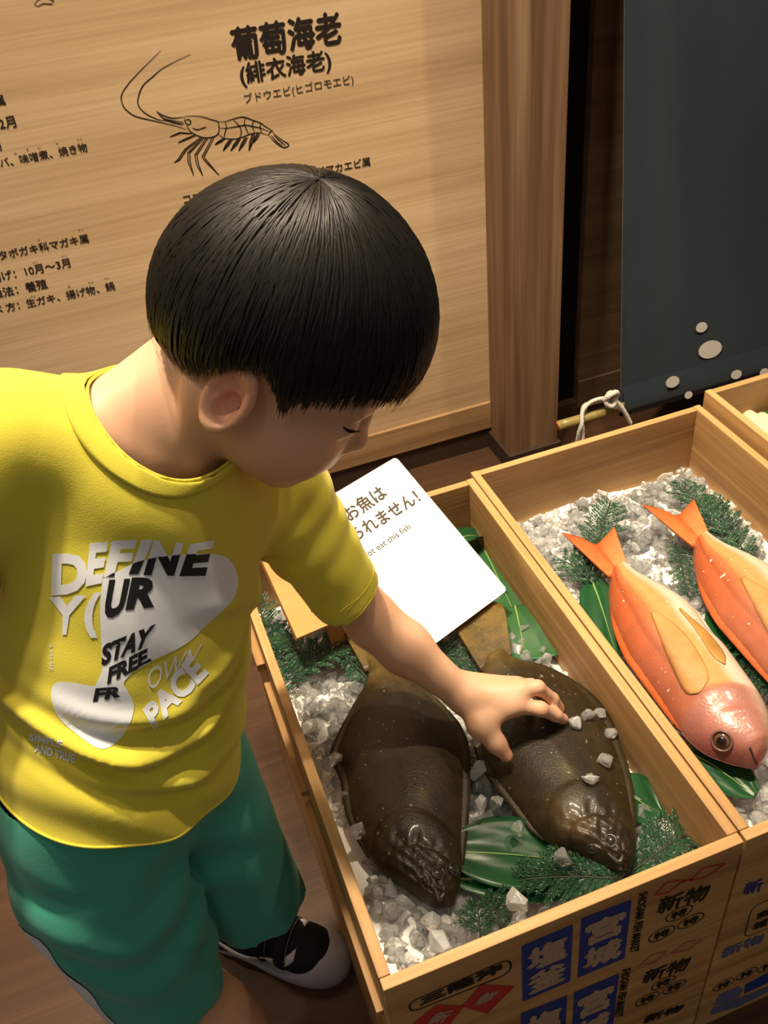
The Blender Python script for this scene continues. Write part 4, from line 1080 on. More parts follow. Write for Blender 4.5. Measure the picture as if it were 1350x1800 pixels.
# trunk (hidden by the clothes), neck, collarbones
b.cone((-.04, .665, .80), (-.12, .60, .54), .058, .062, .04).cone((.015, .685, .785), (-.09, .62, .54), .050, .060, .05)
b.cone(NB - V(.015, 0, .02), NT, .050, .042, .03).cone(NB - V(.02, 0, .035), SHR + V(.02, .01, -.01), .038, .034, .03).cone(NB - V(0, 0, .04), SHL, .036, .034, .03)
b.cone(NB + TF * .040 + V(-.002, 0, -.012), SHR + TF * .022 + V(.045, .01, -.010), .0085, .0080, .012)
b.cone(NB + TF * .042 + V(.012, 0, -.018), SHL + TF * .03 + V(-.01, 0, .0), .0085, .0080, .012)
b.cone(hd(-.032, -.054, -.054), NB + TF * .046 + V(.006, 0, -.006), .0125, .0080, .013)       # neck muscle
b.cone(hd(-.046, 0, -.080), SHR + V(.050, .008, -.018), .027, .025, .03)      # slope from nape to shoulder
# head
b.ell(hd(-.006, 0, .018), HM, (.091, .074, .084), .02)
b.ell(hd(.030, 0, -.052), HM, (.060, .058, .062), .03)
for s in (-1, 1):
    b.cone(hd(-.005, s * .050, -.052), hd(.058, s * .020, -.100), .018, .015, .03)
    b.ell(hd(.046, s * .036, -.058), HM, (.036, .030, .032), .025)
b.ell(hd(.064, 0, -.103), HM, (.018, .020, .016), .02)
b.cone(hd(.080, 0, -.010), hd(.093, 0, -.044), .0070, .0085, .012).ell(hd(.0955, 0, -.049), HM, (.0095, .0095, .0085), .008)
for s in (-1, 1): b.ell(hd(.088, s * .0095, -.053), HM, (.0085, .0065, .0065), .006)
b.ell(hd(.084, 0, -.073), HM, (.010, .021, .012), .014)
b.ell(hd(.0875, 0, -.0755), HM, (.0070, .016, .0045), .004).ell(hd(.0855, 0, -.0845), HM, (.0075, .0145, .0055), .004)
for s in (-1, 1):
    b.ell(hd(.084, s * .031, -.019), HM, (.010, .018, .010), .012, 's')
    b.ell(hd(.0700, s * .031, -.020), HM, (.0150, .0160, .0125), .006)
    b.cone(hd(.082, s * .012, .000), hd(.074, s * .045, .002), .0060, .0055, .014)
# ears: tilted shell with rim, bowl, lobe and tragus
for s in (-1, 1):
    en = nrm(HL * s * .86 + HF * -.42 + HU * .12 + HF * 0); ea = nrm(HF - en * (HF @ en)); eb = np.cross(en, ea) * (1 if s > 0 else 1); EM = np.array([ea, eb, en])
    ec = hd(-.008, s * .0745, -.031)
    eu = nrm(HU - en * (HU @ en)); ef = np.cross(eu, en); EM = np.array([ef, eu, en])
    b.ell(ec, EM, (.0180, .0280, .0060), .005)
    b.ring(ec + en * .0050 + eu * .002, EM, .0165, .0042, .003, .95, 1.50)
    b.ell(ec - eu * .0235 - en * .0005, EM, (.0095, .0095, .0050), .006)
    fw = ef * (1 if ef @ HF > 0 else -1)
    b.ell(ec + en * .0055 + fw * .0035 - eu * .004, EM, (.0100, .0135, .0095), .002, 's')
    b.cone(ec - fw * .006 + en * .002 + eu * .010, ec - fw * .0075 + en * .002 - eu * .010, .0030, .0028, .004)
    b.ell(ec + fw * .0125 - eu * .005 + en * .0025, EM, (.0042, .0062, .0040), .003)
# arms
b.chain([SHL, SHL * .5 + EL * .5, EL], [.036, .0315, .0265], .02).chain([EL, EL * .65 + WR * .35, WR], [.0265, .0265, .0185], .02)
ELR = V(-.285, .60, .78); WRR = V(-.335, .50, .68)
b.chain([SHR, ELR, WRR], [.036, .0275, .018], .02).chain([WRR, WRR + V(.0, -.06, -.05)], [.02, .014], .015)
# left hand: palm, four fingers and thumb
MC = [pz(903, 1238, .450), pz(915, 1214, .458), pz(908, 1206, .448), pz(893, 1207, .436)]
for i, (m, r_) in enumerate(zip(MC, (.0115, .0118, .0112, .0100))): b.cone(WR + V(.004, (i - 1.2) * .006, -.002), m, .0145, r_, .014)
FING = [[MC[0], pz(950, 1246, .443), pz(976, 1257, .422), pz(990, 1264, .409)],
        [MC[1], pz(945, 1208, .459), pz(971, 1229, .432), pz(984, 1245, .410)],
        [MC[2], pz(934, 1205, .446), pz(957, 1226, .424), pz(968, 1243, .409)],
        [MC[3], pz(912, 1214, .430), pz(925, 1236, .414), pz(928, 1251, .408)]]
for P, r_ in zip(FING, (.0082, .0080, .0076, .0068)): b.chain(P, [r_ * 1.12, r_, r_ * .90, r_ * .78], .0045)
TH = [WR + V(.004, -.014, -.004), pz(845, 1276, .442), pz(872, 1306, .426), pz(890, 1328, .411)]
b.chain(TH, [.0150, .0120, .0098, .0078], .010); b.cone(TH[1], MC[0], .0095, .0085, .014)
# legs
b.chain([HIPL, KNL, ANL], [.055, .042, .030], .03).chain([HIPR, KNR, ANR], [.058, .045, .030], .03)
b.ell(KNR * .35 + ANR * .65 + V(-.004, .016, .02), np.eye(3), (.038, .040, .075), .03)
b.cone(ANL, ANL + V(.05, -.037, -.048), .029, .014, .02).cone(ANR, ANR + V(.05, -.037, -.048), .029, .014, .02)
v, q = b.mesh((-.34, .28, .0), (.40, .86, 1.10), .0023)
v = relax(v, q, 2, .4)
body = fast_obj('body', v, q, 'skin', boy)
flush = np.zeros(len(v))
def add_flush(c, r, amt):
    global flush
    flush = np.maximum(flush, amt * np.exp(-((v - np.asarray(c)) ** 2).sum(1) / (r * r)))
add_flush(hd(-.014, -.080, -.020), .022, .85); add_flush(hd(.052, -.045, -.058), .030, .28); add_flush(hd(.088, 0, -.080), .014, .5)
for P in FING: add_flush(P[-1], .014, .65); add_flush(P[1], .010, .25)
add_flush(TH[-1], .014, .6); add_flush(KNR, .04, .35)
set_attr(body, 'flush', np.clip(flush, 0, 1))
body_bvh = bvh_of(body)
lp = [hit(body_bvh, *p) for p in ((603, 750), (611, 756), (621, 758), (632, 757))]
lp = [p_ + n_ * .0008 for p_, n_ in lp if p_ is not None]
if len(lp) > 2:
    tube_obj('eyelashes', catmull(lp, 14), [.0005 + .0008 * math.sin(math.pi * k / 13) for k in range(14)], 'lash', boy, 6)

# ------------------------------------------------------------------ hair: bowl cut, crown to hairline
HR = V(.109, .091, .108); HE = hd(-.004, 0, .012)
AZ = np.radians([0, 20, 34, 46, 50, 56, 65, 69, 74, 79, 85, 90, 97, 102, 109, 116, 124, 136, 148, 165, 180])
LAT = np.radians([9, 8, 9, 8, 6, 3, -1, -6, -12, -6, -1, 1, -4, -11, -21, -28, -33, -38, -41, -43, -43])
CRW = math.radians(68)                        # crown whorl sits towards the back of the head
def hair_dir(az, lat):
    return V(math.cos(lat) * math.cos(az), math.cos(lat) * math.sin(az), math.sin(lat))
crown = hair_dir(math.pi, CRW)
def hairline(az): return float(np.interp(abs((az + math.pi) % (2 * math.pi) - math.pi), AZ, LAT))
HB = nrm(V(-.80, -.1, .60))
def on_hair(d, k=1.0):
    p = d * HR * (k * (1 - .035 * max(0.0, float(d @ HB)) ** 6))
    return HE + HF * p[0] + HL * p[1] + HU * p[2]
def strand_path(az, s0, s1, n, k0=1.0, swirl=.25):
    end = hair_dir(az, hairline(az)); c = crown; om = math.acos(max(-1, min(1, c @ end))); out = []
    ax = nrm(cross3(c, end) + 1e-9)
    for s in np.linspace(s0, s1, n):
        d = (math.sin((1 - s) * om) * c + math.sin(s * om) * end) / math.sin(om)
        d = nrm(d + ax * swirl * math.sin(math.pi * min(1, s)) * .22)
        out.append((d, s))
    return out
NA, NS_ = 180, 44
hv, hf = [], []
for i in range(NA):
    az = 2 * math.pi * i / NA
    for j, (d, s) in enumerate(strand_path(az, .0, 1.0, NS_)):
        lump = 1 + .006 * math.sin(az * 23 + s * 5) * s + .004 * math.sin(az * 57 + 3) * s
        tuck = 1 - .05 * sm(.90, 1.0, s) * (1 if abs(math.cos(az)) < .75 or math.cos(az) < 0 else .3)
        hv.append(on_hair(d, .965 * lump * tuck))
for i in range(NA):
    for j, (d, s) in enumerate(strand_path(2 * math.pi * i / NA, .0, 1.0, NS_)): hv.append(on_hair(d, .88))
Nh = NA * NS_
for i in range(NA):
    k = (i + 1) % NA
    for j in range(NS_ - 1):
        hf.append((i * NS_ + j, i * NS_ + j + 1, k * NS_ + j + 1, k * NS_ + j)); hf.append((Nh + i * NS_ + j, Nh + k * NS_ + j, Nh + k * NS_ + j + 1, Nh + i * NS_ + j + 1))
    hf.append((i * NS_ + NS_ - 1, Nh + i * NS_ + NS_ - 1, Nh + k * NS_ + NS_ - 1, k * NS_ + NS_ - 1))
# tapered locks over the cap
r_h = np.random.default_rng(5); n_str = 7500; CL = r_h.uniform(-math.pi, math.pi, 260)
for _ in range(n_str):
    az = r_h.uniform(-math.pi, math.pi); s0 = r_h.uniform(0, .72) ** 1.0; s1 = min(1.03, s0 + r_h.uniform(.3, .6)) if r_h.random() < .5 else r_h.uniform(.97, 1.045)
    if s1 - s0 < .15: continue
    near_c = CL[np.argmin(np.abs(CL - az))]; az = az + (near_c - az) * .55
    if r_h.random() < .06: s1 = min(1.075, s1 + .035)
    pth = strand_path(az + r_h.normal() * .02, s0, s1, 8, swirl=.25 + r_h.normal() * .25); w = r_h.uniform(.0006, .0013); k0 = len(hv); lift = r_h.uniform(.972, 1.006)
    az2 = math.cos(az)
    for j, (d, s) in enumerate(pth):
        u = j / 7; kk = lift - .012 * (1 - math.sin(math.pi * min(1, u * 1.1 + .05))) - (.045 * sm(.92, 1.03, s) if az2 < .55 else .012 * sm(.92, 1.03, s))
        p = on_hair(d, kk); dn = nrm(p - HE)
        tn = on_hair(pth[min(j + 1, 7)][0], kk) - on_hair(pth[max(j - 1, 0)][0], kk); sd = nrm(cross3(dn, tn) + 1e-9); ww = w * (1 - .85 * u ** 3) * (.4 + .6 * min(1, u * 6))
        hv += [p - sd * ww, p + dn * ww * .8, p + sd * ww]
    for j in range(7):
        a = k0 + j * 3
        hf += [(a, a + 3, a + 4, a + 1), (a + 1, a + 4, a + 5, a + 2)]
# fine flyaway hairs off the outline
for _ in range(420):
    az = r_h.uniform(-math.pi, math.pi); s0 = r_h.uniform(.05, .8); pth = strand_path(az, s0, min(1.06, s0 + r_h.uniform(.15, .4)), 7, swirl=r_h.normal() * .8); top = r_h.uniform(.008, .026); k0 = len(hv)
    for j, (d, s) in enumerate(pth):
        u = j / 6; p = on_hair(d, .985 + top * math.sin(u * 2.2)); dn = nrm(p - HE); sd = nrm(cross3(dn, HF + HU * .3)); ww = .00032 * (1 - .7 * u)
        hv += [p - sd * ww, p + dn * ww, p + sd * ww]
    for j in range(6): a = k0 + j * 3; hf += [(a, a + 3, a + 4, a + 1), (a + 1, a + 4, a + 5, a + 2)]
hair = mesh_obj('hair', hv, hf, 'hair', boy)

# ------------------------------------------------------------------ T-shirt
CUT_L_P = EL * .62 + SHL * .38; CUT_L_P = pd(612, 1052, .985); ARM_D = nrm(EL - SHL)
sh = Blob()
sh.cone((-.060, .655, .825), (-.150, .580, .56), .070, .092, .05).cone((.020, .690, .775), (-.090, .622, .55), .058, .078, .06)
sh.cone((-.020, .668, .80), (-.118, .592, .56), .076, .092, .05)
sh.cone(NB - V(.03, .0, .045), NB + (NT - NB) * .45, .062, .057, .035)
sh.cone(NB - V(.02, .0, .034), SHR + V(.0, .0, -.002), .060, .049, .04)
sh.cone(NB - V(.005, 0, .060), SHL, .046, .050, .035)
sh.cutcone(SHL, CUT_L_P + ARM_D * .03, .054, .034, CUT_L_P, nrm(ARM_D + V(.1, .05, .0)), .030)
CUT_R_P = SHR * .35 + ELR * .65; sh.cutcone(SHR, ELR, .048, .052, CUT_R_P, ELR - SHR, .03)
SP = nrm(V(.115, .07, .30)); O_ = V(-.11, .60, .58); LT = nrm(np.cross(SP, TF))
def folds(P):
    """creases in the loose cloth: a along the spine from the hem, l across the chest"""
    q = P - O_; a = q @ SP; l = q @ LT; low = np.clip(1 - a / .20, 0, 1)
    def crease(a0, bend, tilt, w, amp, l0, ext):
        x = l - l0; c = a - a0 - bend * x * x - tilt * x
        return amp * (np.exp(-(c / w) ** 2) - .8 * np.exp(-((c - 1.7 * w) / (1.1 * w)) ** 2)) * np.exp(-(x / ext) ** 4)
    d = crease(.100, 3.2, .30, .0085, .0085, .015, .11) + crease(.060, 3.6, .05, .0085, .0080, -.030, .09)
    d += crease(.030, 2.4, -.10, .0075, .0065, -.010, .10) + crease(.135, 2.0, .55, .0070, .0050, .055, .06)
    d += crease(.165, -2.0, -.35, .010, .0045, .070, .06) + crease(.075, 1.0, -.55, .0070, .0055, -.085, .06)
    d += .0028 * low * np.sin(a * 110 + l * 30 + 3 * np.sin(l * 18))
    d += .0020 * np.sin(l * 62 + a * 22 + 2 * np.sin(a * 25)) * np.clip(a / .26, 0, 1)
    r2 = ((P - (SHL * .65 + CUT_L_P * .35)) ** 2).sum(1)
    d += .0036 * np.sin((P @ ARM_D) * 150 + (P @ LT) * 55) * np.exp(-r2 / .0028)
    return d
sh.fn(folds)
v, q = sh.mesh((-.34, .36, .36), (.30, .90, 1.02), .0028)
v = relax(v, q, 3, .4)
shirt = fast_obj('shirt', v, q, 'shirt_yellow', boy)
def to_world_off(o):
    off = Vector((0, 0, 0)); p = o
    while p is not None: off += p.location; p = p.parent
    return off
NECK_N = nrm(V(.784, -.466, .411)); NECK_C = V(.013, .690, .870) + NECK_N * .009
HEM_P = V(-.155, .495, .618); HEM_N = nrm(V(.40, -.02, .91))
def proj_px(p):
    q_ = np.asarray(p, float) - CAM; z_ = q_ @ FX; return 675 + F_PX * (q_ @ RX) / z_, 900 - F_PX * (q_ @ UX) / z_
NECKLINE = [(148, 664), (160, 636), (200, 600), (300, 560), (450, 560), (450, 760), (405, 812), (375, 838), (330, 852), (290, 845), (240, 820), (200, 786), (166, 738), (150, 694)]
bm = bmesh.new(); bm.from_mesh(shirt.data); off = to_world_off(shirt)
def cut(bm, co, no, near=None, rad=None):
    co = Vector(co) - off
    fs_ = bm.faces[:] if near is None else [f for f in bm.faces if (f.calc_center_median() + off - Vector(near)).length < rad]
    es = list({e for f in fs_ for e in f.edges}); vs2 = list({v_ for f in fs_ for v_ in f.verts})
    bmesh.ops.bisect_plane(bm, geom=fs_ + es + vs2, plane_co=co, plane_no=Vector(no), clear_outer=True)
cut(bm, HEM_P, -HEM_N)
def in_poly(poly, x, y):
    c = False; j = len(poly) - 1
    for i in range(len(poly)):
        xi, yi = poly[i]; xj, yj = poly[j]
        if (yi > y) != (yj > y) and x < (xj - xi) * (y - yi) / (yj - yi) + xi: c = not c
        j = i
    return c
# the neck opening: above the collar plane and within the neckline curve
dl = []
for f in bm.faces:
    p_ = np.array(f.calc_center_median() + off)
    fr_ = (p_ - NECK_C) @ TF > .012
    if np.linalg.norm(p_ - NECK_C) < .12 and (p_ - NECK_C) @ NECK_N > (-.028 if fr_ else -.012) and in_poly(NECKLINE, *proj_px(p_)): dl.append(f)
bmesh.ops.delete(bm, geom=dl, context='FACES')
for cp_, cn in ((CUT_L_P, nrm(ARM_D + V(.1, .05, 0))), (CUT_R_P, nrm(ELR - SHR))):
    dl = [f for f in bm.faces if abs((np.array(f.calc_center_median() + off) - cp_) @ cn) < .0022 and abs(np.array(f.normal) @ cn) > .75 and np.linalg.norm(np.array(f.calc_center_median() + off) - cp_) < .075]
    bmesh.ops.delete(bm, geom=dl, context='FACES')
# boundary loops
edges = [e for e in bm.edges if len(e.link_faces) == 1]
adj = {}
for e in edges:
    a, b_ = e.verts; adj.setdefault(a, []).append(b_); adj.setdefault(b_, []).append(a)
loops, seen = [], set()
for s in adj:
    if s in seen: continue
    lp_, cur, prev = [], s, None
    while cur is not None and cur not in seen:
        seen.add(cur); lp_.append(np.array(cur.co + off)); nx = [w for w in adj[cur] if w is not prev and w not in seen]; prev, cur = cur, (nx[0] if nx else None)
    if len(lp_) > 20: loops.append(np.array(lp_))
bm.to_mesh(shirt.data); bm.free()
shirt.data.polygons.foreach_set('use_smooth', [True] * len(shirt.data.polygons))
so = shirt.modifiers.new('cloth', 'SOLIDIFY'); so.thickness = .0016; so.offset = -1
def resample(L_, n):
    C_ = np.vstack([L_, L_[:1]]); s = np.concatenate([[0], np.cumsum(np.linalg.norm(np.diff(C_, axis=0), axis=1))]); u = np.linspace(0, s[-1], n + 1)[:-1]
    return np.stack([np.interp(u, s, C_[:, k]) for k in range(3)], 1)
def smooth_loop(L_, it=6):
    for _ in range(it): L_ = .5 * L_ + .25 * (np.roll(L_, 1, 0) + np.roll(L_, -1, 0))
    return L_
shirt_bvh = bvh_of(shirt)
for L_ in loops:
    if np.linalg.norm(L_.mean(0) - NECK_C) < .07 and len(L_) > 60:
        C_ = smooth_loop(resample(L_, 90), 9); n = len(C_); cm = C_.mean(0)
        # collar: a rib band 17 mm wide lying on the shirt round the opening
        vv, ff = [], []
        W_ = 7
        for i in range(n):
            rad_ = nrm(C_[i] - cm)
            for k in range(W_):
                u = k / (W_ - 1); p = C_[i] + rad_ * .017 * u - NECK_N * .010 * u
                near = shirt_bvh.find_nearest(Vector(p)); pn = np.array(near[0]) if near[0] is not None else p; nn = np.array(near[1]) if near[0] is not None else NECK_N
                if nn @ NECK_N < -.2 and nn @ rad_ < 0: nn = -nn
                vv.append(pn + nn * (.0022 - .0006 * abs(2 * u - 1) ** 3))
        for i in range(n):
            j = (i + 1) % n
            for k in range(W_ - 1): ff.append((i * W_ + k, i * W_ + k + 1, j * W_ + k + 1, j * W_ + k))
        col_ = mesh_obj('collar', vv, ff, 'shirt_yellow', shirt); m2 = col_.modifiers.new('cloth', 'SOLIDIFY'); m2.thickness = .002; m2.offset = 0
        tube_obj('collar_edge', C_ + NECK_N * .0005, .0014, 'shirt_yellow', shirt, 6, True)
    elif np.linalg.norm(L_.mean(0) - CUT_L_P) < .05 and len(L_) > 30:
        C_ = smooth_loop(resample(L_, 70), 6)
        tube_obj('cuff_edge', C_, .0014, 'shirt_yellow', shirt, 6, True)
        tube_obj('cuff_seam', smooth_loop(np.array([np.array(shirt_bvh.find_nearest(Vector(p - ARM_D * .014))[0]) for p in C_]), 2), .0008, 'shirt_yellow', shirt, 5, True)
    elif len(L_) > 120:
        C_ = smooth_loop(resample(L_, 140), 4)
        tube_obj('hem_edge', C_, .0015, 'shirt_yellow', shirt, 6, True)

# printed lettering on the chest, laid onto the cloth
def drape(name, P2, tris, mat, lift, keep=None, sub=2):
    bm = bmesh.new(); bv = [bm.verts.new((x, y, 0)) for x, y in P2]
    for f in tris:
        try: bm.faces.new([bv[i] for i in f])
        except ValueError: pass
    bmesh.ops.triangulate(bm, faces=bm.faces[:])
    for _ in range(6):
        lg = [e for e in bm.edges if e.calc_length() > 6]
        if not lg: break
        bmesh.ops.subdivide_edges(bm, edges=lg, cuts=1); bmesh.ops.triangulate(bm, faces=[f for f in bm.faces if len(f.verts) > 3])
    if keep is not None:
        for _ in range(1):
            bmesh.ops.subdivide_edges(bm, edges=bm.edges[:], cuts=1); bmesh.ops.triangulate(bm, faces=[f for f in bm.faces if len(f.verts) > 3])
        bmesh.ops.delete(bm, geom=[f for f in bm.faces if not keep(f.calc_center_median().x, f.calc_center_median().y)], context='FACES')
    bm.verts.index_update(); ok = {}; vv = []
    for v_ in bm.verts:
        p, n = hit(shirt_bvh, v_.co.x, v_.co.y)
        if p is not None: ok[v_.index] = len(vv); vv.append(p - nrm(ray(v_.co.x, v_.co.y)) * lift)
    ff = [tuple(ok[x.index] for x in f.verts) for f in bm.faces if all(x.index in ok for x in f.verts)]; bm.free()
    if not ff: return None
    ff = [f if cross3(vv[f[1]] - vv[f[0]], vv[f[2]] - vv[f[0]]) @ (CAM - vv[f[0]]) > 0 else f[::-1] for f in ff]
    return mesh_obj(name, vv, ff, mat, shirt, True)
K = .3407
BLOB = [(20 + x * K, 900 + y * K) for x, y in [(470, 345), (520, 318), (570, 296), (640, 260), (740, 235), (850, 222), (960, 216), (1040, 216), (1110, 235), (1150, 280), (1170, 350), (1155, 430), (1100, 500), (1000, 590), (930, 660), (850, 710),
        (740, 760), (660, 800), (605, 850), (580, 885), (600, 925), (625, 970), (632, 1020), (612, 1090), (560, 1170), (510, 1210), (465, 1222), (420, 1205), (330, 1140), (250, 1070), (215, 1000), (205, 930), (228, 882), (300, 878), (420, 898), (440, 880), (455, 850), (470, 800), (464, 700), (460, 600), (458, 480)]]
def inside(x, y):
    c = False; j = len(BLOB) - 1
    for i in range(len(BLOB)):
        xi, yi = BLOB[i]; xj, yj = BLOB[j]
        if (yi > y) != (yj > y) and x < (xj - xi) * (y - yi) / (yj - yi) + xi: c = not c
        j = i
    return c
bp = catmull(np.array(BLOB + BLOB[:1]), 160)[:-1]
drape('white_print_shape', [tuple(p) for p in bp], [tuple(range(len(bp)))], 'print_white', .0005)
def chest_text(s, bl, br, tr_, tl, mode, bold=.03):
    g, f, _ = glyphs(s, bold); bl, br, tr_, tl = (np.array(x, float) for x in (bl, br, tr_, tl))
    P = [(1 - y) * ((1 - x) * bl + x * br) + y * ((1 - x) * tl + x * tr_) for x, y in g]
    if mode in ('w', 'both'): drape('white_letters', P, f, 'print_white', .0007, (lambda x, y: not inside(x, y)) if mode == 'both' else None)
    if mode in ('b', 'both'): drape('black_letters', P, f, 'print_black', .0009, inside if mode == 'both' else None)
chest_text('D', (90, 1047), (152, 1042), (155, 972), (92, 974), 'w', .05)
chest_text('E', (150, 1031), (179, 1025), (191, 952), (158, 955), 'both', .05)
chest_text('F', (182, 1015), (225, 1012), (241, 949), (197, 951), 'both', .05)
chest_text('I', (226, 1010), (243, 1009), (269, 949), (249, 949), 'both', .05)
chest_text('N', (252, 1011), (306, 1012), (323, 955), (270, 950), 'both', .05)
chest_text('E', (315, 1013), (361, 1012), (378, 949), (334, 957), 'both', .05)
chest_text('Y', (98, 1116), (128, 1116), (152, 1046), (86, 1050), 'w', .05)
chest_text('(', (146, 1122), (171, 1121), (178, 1040), (150, 1046), 'w', .06)
chest_text('U', (180, 1091), (216, 1080), (229, 1017), (192, 1019), 'b', .05)
chest_text('R', (220, 1073), (271, 1067), (288, 1015), (232, 1015), 'b', .05)
chest_text('STAY', (178, 1172), (258, 1137), (275, 1096), (180, 1134), 'b', .05)
chest_text('FREE.', (188, 1204), (266, 1164), (266, 1136), (192, 1173), 'both', .05)
chest_text('FR', (163, 1234), (212, 1225), (217, 1206), (168, 1210), 'b', .05)
chest_text('OWN', (262, 1216), (336, 1166), (357, 1130), (258, 1178), 'w', .0)
chest_text('PACE', (271, 1284), (368, 1184), (335, 1149), (250, 1247), 'w', .05)
chest_text('SIMPLE', (51, 1302), (108, 1315), (110, 1302), (53, 1289), 'w', .04)
chest_text('AND TRUE', (60, 1322), (131, 1342), (132, 1326), (62, 1307), 'w', .04)
chest_text('SIMPLE', (87, 1178), (86, 1132), (92, 1130), (93, 1178), 'w', .0)

# ------------------------------------------------------------------ shorts
so_ = Blob(); HML_P = V(-.037, .600, .268); HML_N = nrm(V(.02, -.12, -1)); HMR_P = V(-.150, .531, .296); HMR_N = nrm(V(.12, -.05, -1))
so_.cone((-.150, .575, .60), (-.085, .618, .60), .068, .066, .03)
so_.cone((-.155, .572, .54), (-.085, .618, .54), .078, .074, .04)
so_.cutcone((-.064, .634, .50), HML_P + HML_N * .04, .068, .056, HML_P, HML_N, .018)
so_.cutcone((-.165, .558, .50), HMR_P + HMR_N * .04, .078, .062, HMR_P, HMR_N, .005)
def folds2(P):
    d = .0055 * np.sin(P[:, 2] * 85 + P[:, 0] * 40 + 2 * np.sin(P[:, 0] * 30)) * np.exp(-((P - V(-.12, .53, .46)) ** 2).sum(1) / .010)
    d += .0015 * np.sin(P[:, 0] * 120 + P[:, 1] * 60 + P[:, 2] * 18) * np.clip((.47 - P[:, 2]) / .15, 0, 1)
    d += .0075 * np.exp(-(((P - V(-.105, .52, .37)) @ nrm(V(1, .4, .35))) / .008) ** 2) * np.exp(-((P - V(-.10, .52, .37)) ** 2).sum(1) / .006)
    return d
so_.fn(folds2)
v, q = so_.mesh((-.30, .38, .20), (.10, .78, .62), .003)
v = relax(v, q, 3, .4)
shorts = fast_obj('shorts', v, q, 'shorts_green', boy)
bm = bmesh.new(); bm.from_mesh(shorts.data); off = to_world_off(shorts)
for cp_, cn in ((HML_P, HML_N), (HMR_P, HMR_N)):
    dl = [f for f in bm.faces if abs((np.array(f.calc_center_median() + off) - cp_) @ cn) < .003 and abs(np.array(f.normal) @ cn) > .8 and np.linalg.norm(np.array(f.calc_center_median() + off) - cp_) < .1]
    bmesh.ops.delete(bm, geom=dl, context='FACES')
bm.to_mesh(shorts.data); bm.free(); shorts.data.polygons.foreach_set('use_smooth', [True] * len(shorts.data.polygons))
m2 = shorts.modifiers.new('cloth', 'SOLIDIFY'); m2.thickness = .0018; m2.offset = -1
shorts_bvh = bvh_of(shorts)
# side stripes and hem stitching follow the cloth: walk down the outer side of each leg
def stripe(side_dir, a, b_, w, name, mat='stripe_white', lift=.0012, n=26, m=5):
    sd = nrm(side_dir); vv, ff = [], []; ax = nrm(np.asarray(b_) - np.asarray(a)); cr = nrm(np.cross(sd, ax))
    for i in range(n):
        c = np.asarray(a) + (np.asarray(b_) - np.asarray(a)) * i / (n - 1)
        for k in range(m):
            o_ = c + sd * .25 + cr * w * (k / (m - 1) - .5); h_ = shorts_bvh.ray_cast(Vector(o_), Vector(-sd))
            if h_[0] is None: h_ = shorts_bvh.find_nearest(Vector(c + sd * .1))
            vv.append(np.array(h_[0]) + np.array(h_[1]) * lift)
    for i in range(n - 1):
        for k in range(m - 1): j = i * m + k; ff.append((j, j + 1, j + m + 1, j + m))
    return mesh_obj(name, vv, ff, mat, shorts)
SIDE_R = nrm(V(-.78, -.50, 0)); SIDE_L = nrm(V(.8, .6, 0))
stripe(SIDE_R, (-.165, .562, .50), HMR_P + V(-.0, 0, .006), .040, 'side_stripe')
stripe(SIDE_L, (-.050, .632, .50), HML_P + V(0, 0, .006), .030, 'side_stripe')
sd_ = nrm(V(-.62, -.78, 0)); lg = [HMR_P + V(0, 0, .006 + k * .022) for k in range(2)]
stripe(sd_, HMR_P + V(.006, -.0, .030), HMR_P + V(-.004, 0, .006), .007, 'black_logo', 'print_black', .002, 8, 4)

